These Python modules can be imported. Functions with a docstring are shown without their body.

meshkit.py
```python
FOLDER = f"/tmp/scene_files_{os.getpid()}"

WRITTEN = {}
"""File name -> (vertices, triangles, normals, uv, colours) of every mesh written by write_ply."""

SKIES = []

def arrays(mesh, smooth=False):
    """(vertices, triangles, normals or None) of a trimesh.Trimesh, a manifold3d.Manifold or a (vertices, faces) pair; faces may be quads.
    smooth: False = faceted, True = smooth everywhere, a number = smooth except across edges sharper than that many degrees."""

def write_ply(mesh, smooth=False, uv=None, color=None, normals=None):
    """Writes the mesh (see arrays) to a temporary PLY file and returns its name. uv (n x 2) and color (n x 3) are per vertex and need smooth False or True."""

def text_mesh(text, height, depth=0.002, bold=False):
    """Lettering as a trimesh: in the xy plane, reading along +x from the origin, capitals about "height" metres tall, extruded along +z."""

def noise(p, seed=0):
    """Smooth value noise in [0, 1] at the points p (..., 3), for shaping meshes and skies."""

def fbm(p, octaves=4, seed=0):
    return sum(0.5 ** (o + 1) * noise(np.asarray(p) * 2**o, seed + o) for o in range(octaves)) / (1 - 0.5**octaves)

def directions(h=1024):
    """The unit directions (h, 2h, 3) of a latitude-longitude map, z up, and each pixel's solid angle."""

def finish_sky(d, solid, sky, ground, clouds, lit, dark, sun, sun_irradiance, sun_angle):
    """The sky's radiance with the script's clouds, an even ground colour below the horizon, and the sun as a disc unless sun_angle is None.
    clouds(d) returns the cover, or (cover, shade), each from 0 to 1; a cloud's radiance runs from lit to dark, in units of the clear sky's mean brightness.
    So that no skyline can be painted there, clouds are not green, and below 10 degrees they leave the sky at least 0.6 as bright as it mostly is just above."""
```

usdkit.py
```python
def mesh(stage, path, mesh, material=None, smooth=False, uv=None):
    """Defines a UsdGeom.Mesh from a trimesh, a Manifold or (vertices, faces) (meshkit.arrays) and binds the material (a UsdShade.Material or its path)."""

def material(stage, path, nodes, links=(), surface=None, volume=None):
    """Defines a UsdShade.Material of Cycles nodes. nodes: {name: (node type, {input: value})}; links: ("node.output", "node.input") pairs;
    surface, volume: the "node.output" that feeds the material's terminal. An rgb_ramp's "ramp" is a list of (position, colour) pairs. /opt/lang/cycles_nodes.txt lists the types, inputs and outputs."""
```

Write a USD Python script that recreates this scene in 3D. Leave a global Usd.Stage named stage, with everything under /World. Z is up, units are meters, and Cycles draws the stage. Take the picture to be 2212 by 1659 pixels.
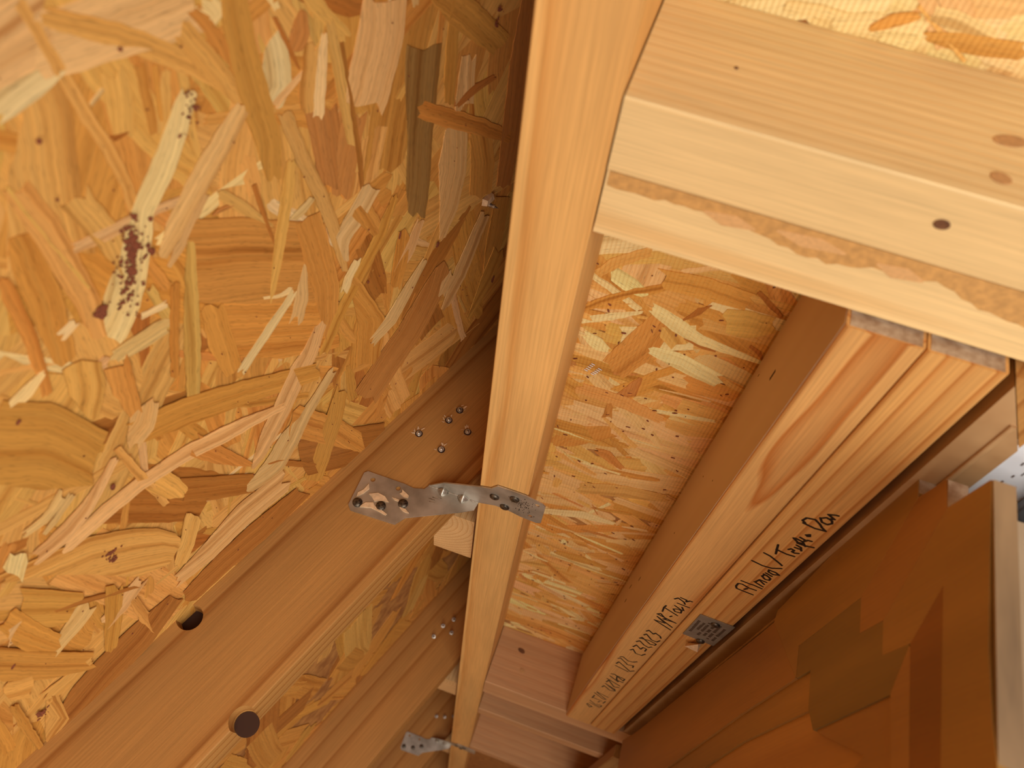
import math, random, numpy as np, trimesh, manifold3d as mf, shapely.geometry as sg, shapely.ops as so, shapely.affinity as sa
import usdkit, meshkit
from pxr import Usd, UsdGeom, UsdLux, UsdShade, Gf, Sdf, Vt

stage = Usd.Stage.CreateInMemory()
UsdGeom.SetStageUpAxis(stage, UsdGeom.Tokens.z); UsdGeom.SetStageMetersPerUnit(stage, 1.0)
UsdGeom.Xform.Define(stage, '/World'); UsdGeom.Scope.Define(stage, '/World/Looks')
# All sizes below are in inches in a frame of the framed wall: x runs along the wall away from the camera, y from the
# wall into the room, z up, with the underside of the top plate at z = 0. The floor is 80 inches lower.
S, FLOOR = 0.0254, -80.0
def M3(p): p = np.asarray(p, float); return (p + np.array([0, 0, -FLOOR])) * S

# ---------------------------------------------------------------- camera, light, exposure
RIGHT = (-0.0835897661, -0.3176712325, -0.9445092583); DOWN = (0.5459630079, 0.7783109309, -0.3100911078); FWD = (0.8336289013, -0.5415875580, 0.1083779129)
EYE = M3((-7.8145142, 10.9447544, -1.1192178)); FPX = 1700.28
cam = UsdGeom.Camera.Define(stage, '/World/camera')
m = Gf.Matrix4d(1); m.SetRow(0, Gf.Vec4d(*RIGHT, 0)); m.SetRow(1, Gf.Vec4d(*[-d for d in DOWN], 0)); m.SetRow(2, Gf.Vec4d(*[-f for f in FWD], 0)); m.SetRow(3, Gf.Vec4d(*map(float, EYE), 1))
cam.AddTransformOp().Set(m)
cam.CreateHorizontalApertureAttr(36.0); cam.CreateVerticalApertureAttr(27.0); cam.CreateFocalLengthAttr(FPX / 2212 * 36)
cam.CreateClippingRangeAttr(Gf.Vec2f(0.01, 100)); cam.CreateFStopAttr(8.5); cam.CreateFocusDistanceAttr(26 * S)
cam.CreateExposureAttr(0.08)

def rect_light(name, pos, aim, w, h, power, color):
    l = UsdLux.RectLight.Define(stage, '/World/' + name); p = M3(pos); d = np.asarray(M3(aim)) - p; d /= np.linalg.norm(d)
    x = np.cross((0, 0, 1.0), -d); x /= np.linalg.norm(x); y = np.cross(-d, x)
    t = Gf.Matrix4d(1)
    for r, v in enumerate((x, y, -d)): t.SetRow(r, Gf.Vec4d(*map(float, v), 0))
    t.SetRow(3, Gf.Vec4d(*map(float, p), 1)); l.AddTransformOp().Set(t)
    l.CreateWidthAttr(w * S); l.CreateHeightAttr(h * S); l.CreateIntensityAttr(power); l.CreateColorAttr(Gf.Vec3f(*color))
    return l
# area lights outside two unseen openings, added and placed to set direction and falloff
rect_light('added_gable_light', (-21, 35, -33), (0, 32, -29), 42, 58, 4.0, (1.0, 0.95, 0.88))
rect_light('added_side_light', (-14, 97, -27), (-4, 0, -8), 60, 42, 6.0, (1.0, 0.95, 0.88))
dome = UsdLux.DomeLight.Define(stage, '/World/sky'); dome.CreateIntensityAttr(1.0)
usdkit.material(stage, '/World/Looks/sky', {'t': ('sky_texture', {'sky_type': 'multiple_scattering', 'sun_disc': False, 'sun_elevation': 0.7, 'sun_rotation': 2.0}), 'b': ('background_shader', {'strength': 0.06})}, [('t.color', 'b.color')], surface='b.background')
UsdShade.MaterialBindingAPI.Apply(dome.GetPrim()).Bind(UsdShade.Material.Get(stage, '/World/Looks/sky'))

# ---------------------------------------------------------------- helpers
def lin(r, g, b): return tuple(((c / 255) / 12.92 if c / 255 <= 0.04045 else ((c / 255 + 0.055) / 1.055) ** 2.4) for c in (r, g, b))
used = {}
def numbered(path):
    k = used.get(path, -1) + 1; used[path] = k
    return path if k == 0 else '%s_%03d' % (path, k)
def tag(o, label=None, cat=None, group=None, kind=None):
    p = o.GetPrim() if hasattr(o, 'GetPrim') else o
    for k, v in (('label', label), ('category', cat), ('group', group), ('kind', kind)):
        if v: p.SetCustomDataByKey(k, v)
class Thing:
    """An Xform at a thing's base, with axes (ax, ay, az); its parts are given in inches in the wall's frame or, with local=True, along those axes."""
    def __init__(s, name, label, cat=None, base=(0, 0, 0), axes=((1, 0, 0), (0, 1, 0), (0, 0, 1)), group=None, kind=None):
        s.path = numbered('/World/' + name); s.x = UsdGeom.Xform.Define(stage, s.path)
        s.A = np.array(axes, float); s.o = np.array(base, float)
        t = Gf.Matrix4d(1)
        for r in range(3): t.SetRow(r, Gf.Vec4d(*map(float, s.A[r]), 0))
        t.SetRow(3, Gf.Vec4d(*map(float, M3(s.o)), 1)); s.x.AddTransformOp().Set(t)
        tag(s.x, label, cat, group, kind)
    def part(s, name, mesh, mat, local=False, parent=None, label=None, kind=None, smooth=30, tint=None, uv=None):
        v, f, n = meshkit.arrays(mesh, smooth)
        if not local:
            v = (v - s.o) @ s.A.T; n = None if n is None else n @ s.A.T
        path = numbered((parent or s.path) + '/' + name)
        g = UsdGeom.Mesh.Define(stage, path)
        g.CreatePointsAttr(Vt.Vec3fArray.FromNumpy((v * S).astype(np.float32)))
        g.CreateFaceVertexCountsAttr(Vt.IntArray.FromNumpy(np.full(len(f), 3, np.int32))); g.CreateFaceVertexIndicesAttr(Vt.IntArray.FromNumpy(f.astype(np.int32).ravel()))
        g.CreateSubdivisionSchemeAttr('none')
        if n is not None: g.CreateNormalsAttr(Vt.Vec3fArray.FromNumpy(n.astype(np.float32))); g.SetNormalsInterpolation('vertex')
        pv = UsdGeom.PrimvarsAPI(g)
        if uv is not None: pv.CreatePrimvar('st', Sdf.ValueTypeNames.TexCoord2fArray, 'vertex').Set(Vt.Vec2fArray.FromNumpy(np.asarray(uv, np.float32)))
        if tint is not None: pv.CreatePrimvar('tint', Sdf.ValueTypeNames.Color3fArray, 'vertex').Set(Vt.Vec3fArray.FromNumpy(np.asarray(tint, np.float32)))
        UsdShade.MaterialBindingAPI.Apply(g.GetPrim()).Bind(UsdShade.Material.Get(stage, '/World/Looks/' + mat))
        tag(g, label, kind=kind)
        return path
def box(a, b):
    return trimesh.creation.box(bounds=[np.minimum(a, b), np.maximum(a, b)])
def rounded_box(L, w, t, r=0.1, seg=3):
    """A sawn board with eased long edges: length along x, width along y, thickness along z, from the origin."""
    c = mf.CrossSection.square((w - 2 * r, t - 2 * r)).translate((r, r)).offset(r, mf.JoinType.Round, circular_segments=4 * seg)
    return mf.Manifold.extrude(c, L).rotate((90, 0, 90))
def prism(poly, lo, hi, axes):
    """A shapely polygon in the plane of axes[0], axes[1], extruded along axes[2] from lo to hi."""
    out = []
    for g in getattr(poly, 'geoms', [poly]):
        t = trimesh.creation.extrude_polygon(g, hi - lo); t.vertices[:, 2] += lo
        out.append(t)
    t = trimesh.util.concatenate(out); B = np.array(axes, float); t.vertices = t.vertices @ B
    if np.linalg.det(B) < 0: t.invert()
    return t
EX, EY, EZ = (1, 0, 0), (0, 1, 0), (0, 0, 1)

# ---------------------------------------------------------------- materials
def wood(name, light, dark, pith, spacing=0.22, warp=1.6, rough=0.55, fiber=0.16, contrast=1.0, stretch=0.045, dscale=0.35, bump=0.25, blotch=0.12):
    """Sawn softwood: year rings round a pith (inches, in the board's own frame), stretched along its length, with fibres."""
    L, Dk = np.array(lin(*light)), np.array(lin(*dark)); mid = L * 0.72 + Dk * 0.28; Dk = L + (Dk - L) * contrast
    usdkit.material(stage, '/World/Looks/' + name, {
        'tc': ('texture_coordinate', {}),
        'mp': ('mapping', {'scale': (stretch, 1, 1), 'location': (0.3, -pith[0] * S, -pith[1] * S)}),
        'wv': ('wave_texture', {'wave_type': 'rings', 'rings_direction': 'x', 'profile': 'saw', 'scale': 0.314 / (spacing * S), 'distortion': warp, 'detail': 2.0, 'detail_scale': dscale, 'detail_roughness': 0.45}),
        'rp': ('rgb_ramp', {'ramp': [(0, tuple(L)), (0.45, tuple(L * 0.97)), (0.75, tuple(mid)), (0.93, tuple(Dk)), (1.0, tuple(L * 0.9 + Dk * 0.1))]}),
        'mf': ('mapping', {'scale': (14, 700, 700)}), 'nf': ('noise_texture', {'scale': 1.0, 'detail': 3.0, 'roughness': 0.6}),
        'mb': ('mapping', {'scale': (2.5, 22, 22)}), 'nb': ('noise_texture', {'scale': 1.0, 'detail': 2.0}),
        'rf': ('map_range', {'from_min': 0.3, 'from_max': 0.7, 'to_min': 1 - fiber, 'to_max': 1 + fiber * 0.5}),
        'rb': ('map_range', {'from_min': 0.3, 'from_max': 0.7, 'to_min': 1 - blotch, 'to_max': 1 + blotch}),
        'mm': ('math', {'math_type': 'multiply'}), 'mx': ('vector_math', {'math_type': 'scale'}),
        'bp': ('bump', {'strength': bump, 'distance': 0.0006}),
        'p': ('principled_bsdf', {'roughness': rough, 'specular_ior_level': 0.3})},
        [('tc.object', 'mp.vector'), ('mp.vector', 'wv.vector'), ('wv.fac', 'rp.fac'), ('tc.object', 'mf.vector'), ('mf.vector', 'nf.vector'), ('tc.object', 'mb.vector'), ('mb.vector', 'nb.vector'),
         ('nf.fac', 'rf.value'), ('nb.fac', 'rb.value'), ('rf.result', 'mm.value1'), ('rb.result', 'mm.value2'), ('rp.color', 'mx.vector1'), ('mm.value', 'mx.scale'),
         ('mx.vector', 'p.base_color'), ('nf.fac', 'bp.height'), ('bp.normal', 'p.normal')], surface='p.BSDF')
def plain(name, color, rough=0.5, metal=0.0, noise=0.0, scale=60, spec=0.5, bump=0.0, squash=(1, 1, 1), color2=None):
    c = np.array(lin(*color)); c2 = c * (1 - noise) if color2 is None else np.array(lin(*color2))
    usdkit.material(stage, '/World/Looks/' + name, {
        'tc': ('texture_coordinate', {}), 'mp': ('mapping', {'scale': squash}), 'n': ('noise_texture', {'scale': scale, 'detail': 4.0}),
        'rp': ('rgb_ramp', {'ramp': [(0.35, tuple(c2)), (0.65, tuple(c))]}), 'bp': ('bump', {'strength': bump, 'distance': 0.0008}),
        'p': ('principled_bsdf', {'roughness': rough, 'metallic': metal, 'specular_ior_level': spec})},
        [('tc.object', 'mp.vector'), ('mp.vector', 'n.vector'), ('n.fac', 'rp.fac'), ('rp.color', 'p.base_color')] + ([('n.fac', 'bp.height'), ('bp.normal', 'p.normal')] if bump else []), surface='p.BSDF')
def strand_look(name, ribs=False):
    """One wood strand of the board: its own colour (primvar tint) with grain along u, pores and dark streaks; ribs adds the screen pattern pressed into the board's back."""
    nodes = {'at': ('attribute', {'attribute': 'tint'}), 'uv': ('texture_coordinate', {}),
        'm1': ('mapping', {'scale': (7, 520, 1)}), 'n1': ('noise_texture', {'scale': 1.0, 'detail': 4.0, 'roughness': 0.62, 'distortion': 0.3}),
        'm2': ('mapping', {'scale': (3.0, 120, 1)}), 'n2': ('noise_texture', {'scale': 1.0, 'detail': 3.0, 'roughness': 0.55, 'distortion': 0.25}),
        'm3': ('mapping', {'scale': (120, 1500, 1)}), 'n3': ('noise_texture', {'scale': 1.0, 'detail': 1.0}),
        'r1': ('map_range', {'from_min': 0.32, 'from_max': 0.68, 'to_min': 0.80, 'to_max': 1.12, 'clamp': True}),
        'r2': ('rgb_ramp', {'ramp': [(0.28, (0.66, 0.52, 0.38)), (0.42, (0.92, 0.87, 0.80)), (0.55, (1, 1, 1)), (0.75, (1.05, 1.04, 1.02))]}),
        'r3': ('map_range', {'from_min': 0.62, 'from_max': 0.70, 'to_min': 1.0, 'to_max': 0.66, 'clamp': True}),
        'a': ('math', {'math_type': 'multiply'}), 'x': ('vector_math', {'math_type': 'multiply'}), 'y': ('vector_math', {'math_type': 'scale'}),
        'bp': ('bump', {'strength': 0.35, 'distance': 0.0005}), 'p': ('principled_bsdf', {'roughness': 0.5, 'specular_ior_level': 0.35})}
    links = [('uv.UV', 'm1.vector'), ('uv.UV', 'm2.vector'), ('uv.UV', 'm3.vector'), ('m1.vector', 'n1.vector'), ('m2.vector', 'n2.vector'), ('m3.vector', 'n3.vector'),
        ('n1.fac', 'r1.value'), ('n2.fac', 'r2.fac'), ('n3.fac', 'r3.value'), ('r1.result', 'a.value1'), ('r3.result', 'a.value2'), ('at.color', 'x.vector1'), ('r2.color', 'x.vector2'),
        ('x.vector', 'y.vector1'), ('a.value', 'y.scale'), ('y.vector', 'p.base_color'), ('n1.fac', 'bp.height'), ('bp.normal', 'p.normal')]
    if ribs:
        nodes['bp'][1]['strength'] = 0.08; nodes['r1'][1].update({'to_min': 0.90, 'to_max': 1.06})
        nodes.update({'g': ('geometry', {}), 'wv': ('wave_texture', {'wave_type': 'bands', 'bands_direction': 'z', 'profile': 'sine', 'scale': 0.314 / (0.11 * S), 'distortion': 0.8, 'detail_scale': 0.3}),
            'b2': ('bump', {'strength': 0.6, 'distance': 0.0006})})
        links += [('g.position', 'wv.vector'), ('wv.fac', 'b2.height'), ('bp.normal', 'b2.normal'), ('b2.normal', 'p.normal')]
        links.remove(('bp.normal', 'p.normal'))
    usdkit.material(stage, '/World/Looks/' + name, nodes, links, surface='p.BSDF')
strand_look('strand'); strand_look('ribbed_strand', True)
plain('board_core', (190, 134, 70), 0.7, noise=0.45, scale=70, color2=(150, 96, 46))
plain('far_osb', (206, 166, 108), 0.6, scale=9, color2=(174, 130, 76), squash=(1, 3, 6))
plain('floor_ply', (200, 170, 128), 0.6, scale=6, color2=(176, 142, 100), squash=(1, 8, 1))
plain('galvanized', (208, 204, 194), 0.44, 0.8, scale=45, color2=(168, 162, 150))
plain('screw_steel', (120, 110, 96), 0.42, 0.85, scale=500, color2=(58, 50, 42))
plain('bright_steel', (214, 210, 200), 0.32, 0.85, scale=200, color2=(140, 132, 118))
plain('ink', (24, 18, 14), 0.45); plain('bark', (146, 78, 48), 0.8, noise=0.5, scale=900); plain('knot_dark', (120, 74, 40), 0.7, noise=0.4, scale=400)
plain('tan_face', (208, 180, 146), 0.75, scale=5, color2=(198, 168, 134), squash=(0.3, 4, 1)); plain('dark_metal', (70, 68, 62), 0.4, 0.6, scale=40); plain('knot_soft', (206, 158, 104), 0.7, noise=0.2, scale=300); plain('wane_bark', (232, 190, 124), 0.65, noise=0.12, scale=500, squash=(1, 1, 0.3))
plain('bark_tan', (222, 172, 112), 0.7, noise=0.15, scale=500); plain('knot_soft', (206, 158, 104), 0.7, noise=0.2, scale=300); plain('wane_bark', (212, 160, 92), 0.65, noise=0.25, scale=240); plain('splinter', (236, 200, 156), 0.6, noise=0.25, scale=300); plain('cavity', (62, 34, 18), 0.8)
plain('label_metal', (168, 164, 152), 0.45, 0.6, scale=80, color2=(150, 146, 134)); plain('label_ink', (70, 52, 36), 0.6, noise=0.3, scale=1500)
plain('white_paint', (236, 238, 242), 0.4, scale=30, color2=(226, 229, 235)); plain('scuff', (90, 70, 66), 0.7); plain('grey_metal', (148, 154, 162), 0.4, 0.5)
plain('cabinet_side', (172, 154, 128), 0.45, scale=10, color2=(150, 128, 100)); plain('door_edge', (190, 152, 106), 0.55, scale=25, color2=(172, 132, 88), squash=(1, 6, 1))
plain('worn_edge', (166, 138, 102), 0.7, scale=22, color2=(112, 92, 68), squash=(1, 0.35, 1.5), bump=0.3)
plain('end_grain', (188, 166, 140), 0.75, scale=160, color2=(150, 120, 92), bump=0.3)
wood('plate_wood', (228, 178, 108), (206, 144, 74), (0.6, -14), 0.075, 1.6, contrast=0.8)
wood('stud_wood', (242, 214, 158), (220, 176, 110), (0.75, -14), 0.26, 2.5, blotch=0.06, contrast=0.5)
wood('stud_wood_b', (240, 206, 146), (216, 164, 96), (0.8, -14), 0.2, 2.4, blotch=0.12, contrast=0.7)
wood('cripple_wood', (206, 158, 112), (190, 136, 90), (1.2, -9), 0.6, 3.0, blotch=0.12, contrast=0.5)
wood('rafter_wood', (186, 134, 72), (154, 98, 42), (1.9, -3.4), 0.42, 4.5, blotch=0.08, contrast=1.0)
wood('rafter_wood_b', (184, 130, 68), (156, 98, 40), (0.5, -4.5), 0.4, 3.5, contrast=0.9)
wood('header_wood', (216, 162, 96), (184, 108, 44), (2.1, 0.62), 0.30, 8.0, blotch=0.08, contrast=0.95, stretch=0.10, dscale=0.6)
wood('header_wood_b', (220, 164, 94), (184, 112, 46), (3.2, -2.2), 0.5, 6.0, blotch=0.06, contrast=0.9, stretch=0.07, dscale=0.5)
wood('block_wood', (226, 182, 124), (204, 150, 90), (0.7, 2.2), 0.2, 1.5, blotch=0.1, stretch=0.4)
wood('stain_wood', (160, 120, 62), (136, 94, 42), (2, -6), 0.6, 3.0, rough=0.42, blotch=0.18, contrast=0.5, fiber=0.06)
wood('stain_wood_b', (164, 118, 62), (140, 92, 42), (5, -6), 0.5, 3.0, rough=0.42, blotch=0.16, contrast=0.5, fiber=0.06)
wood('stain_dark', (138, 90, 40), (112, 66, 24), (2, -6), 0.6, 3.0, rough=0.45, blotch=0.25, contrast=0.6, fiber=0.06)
wood('shadow_olive', (138, 110, 60), (120, 90, 44), (1, -8), 0.6, 2.5, rough=0.5, blotch=0.2, contrast=0.5, fiber=0.06)
wood('stain_panel', (186, 136, 72), (166, 112, 54), (9, -8), 0.7, 2.6, rough=0.4, blotch=0.12, contrast=0.5, fiber=0.06)
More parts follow.
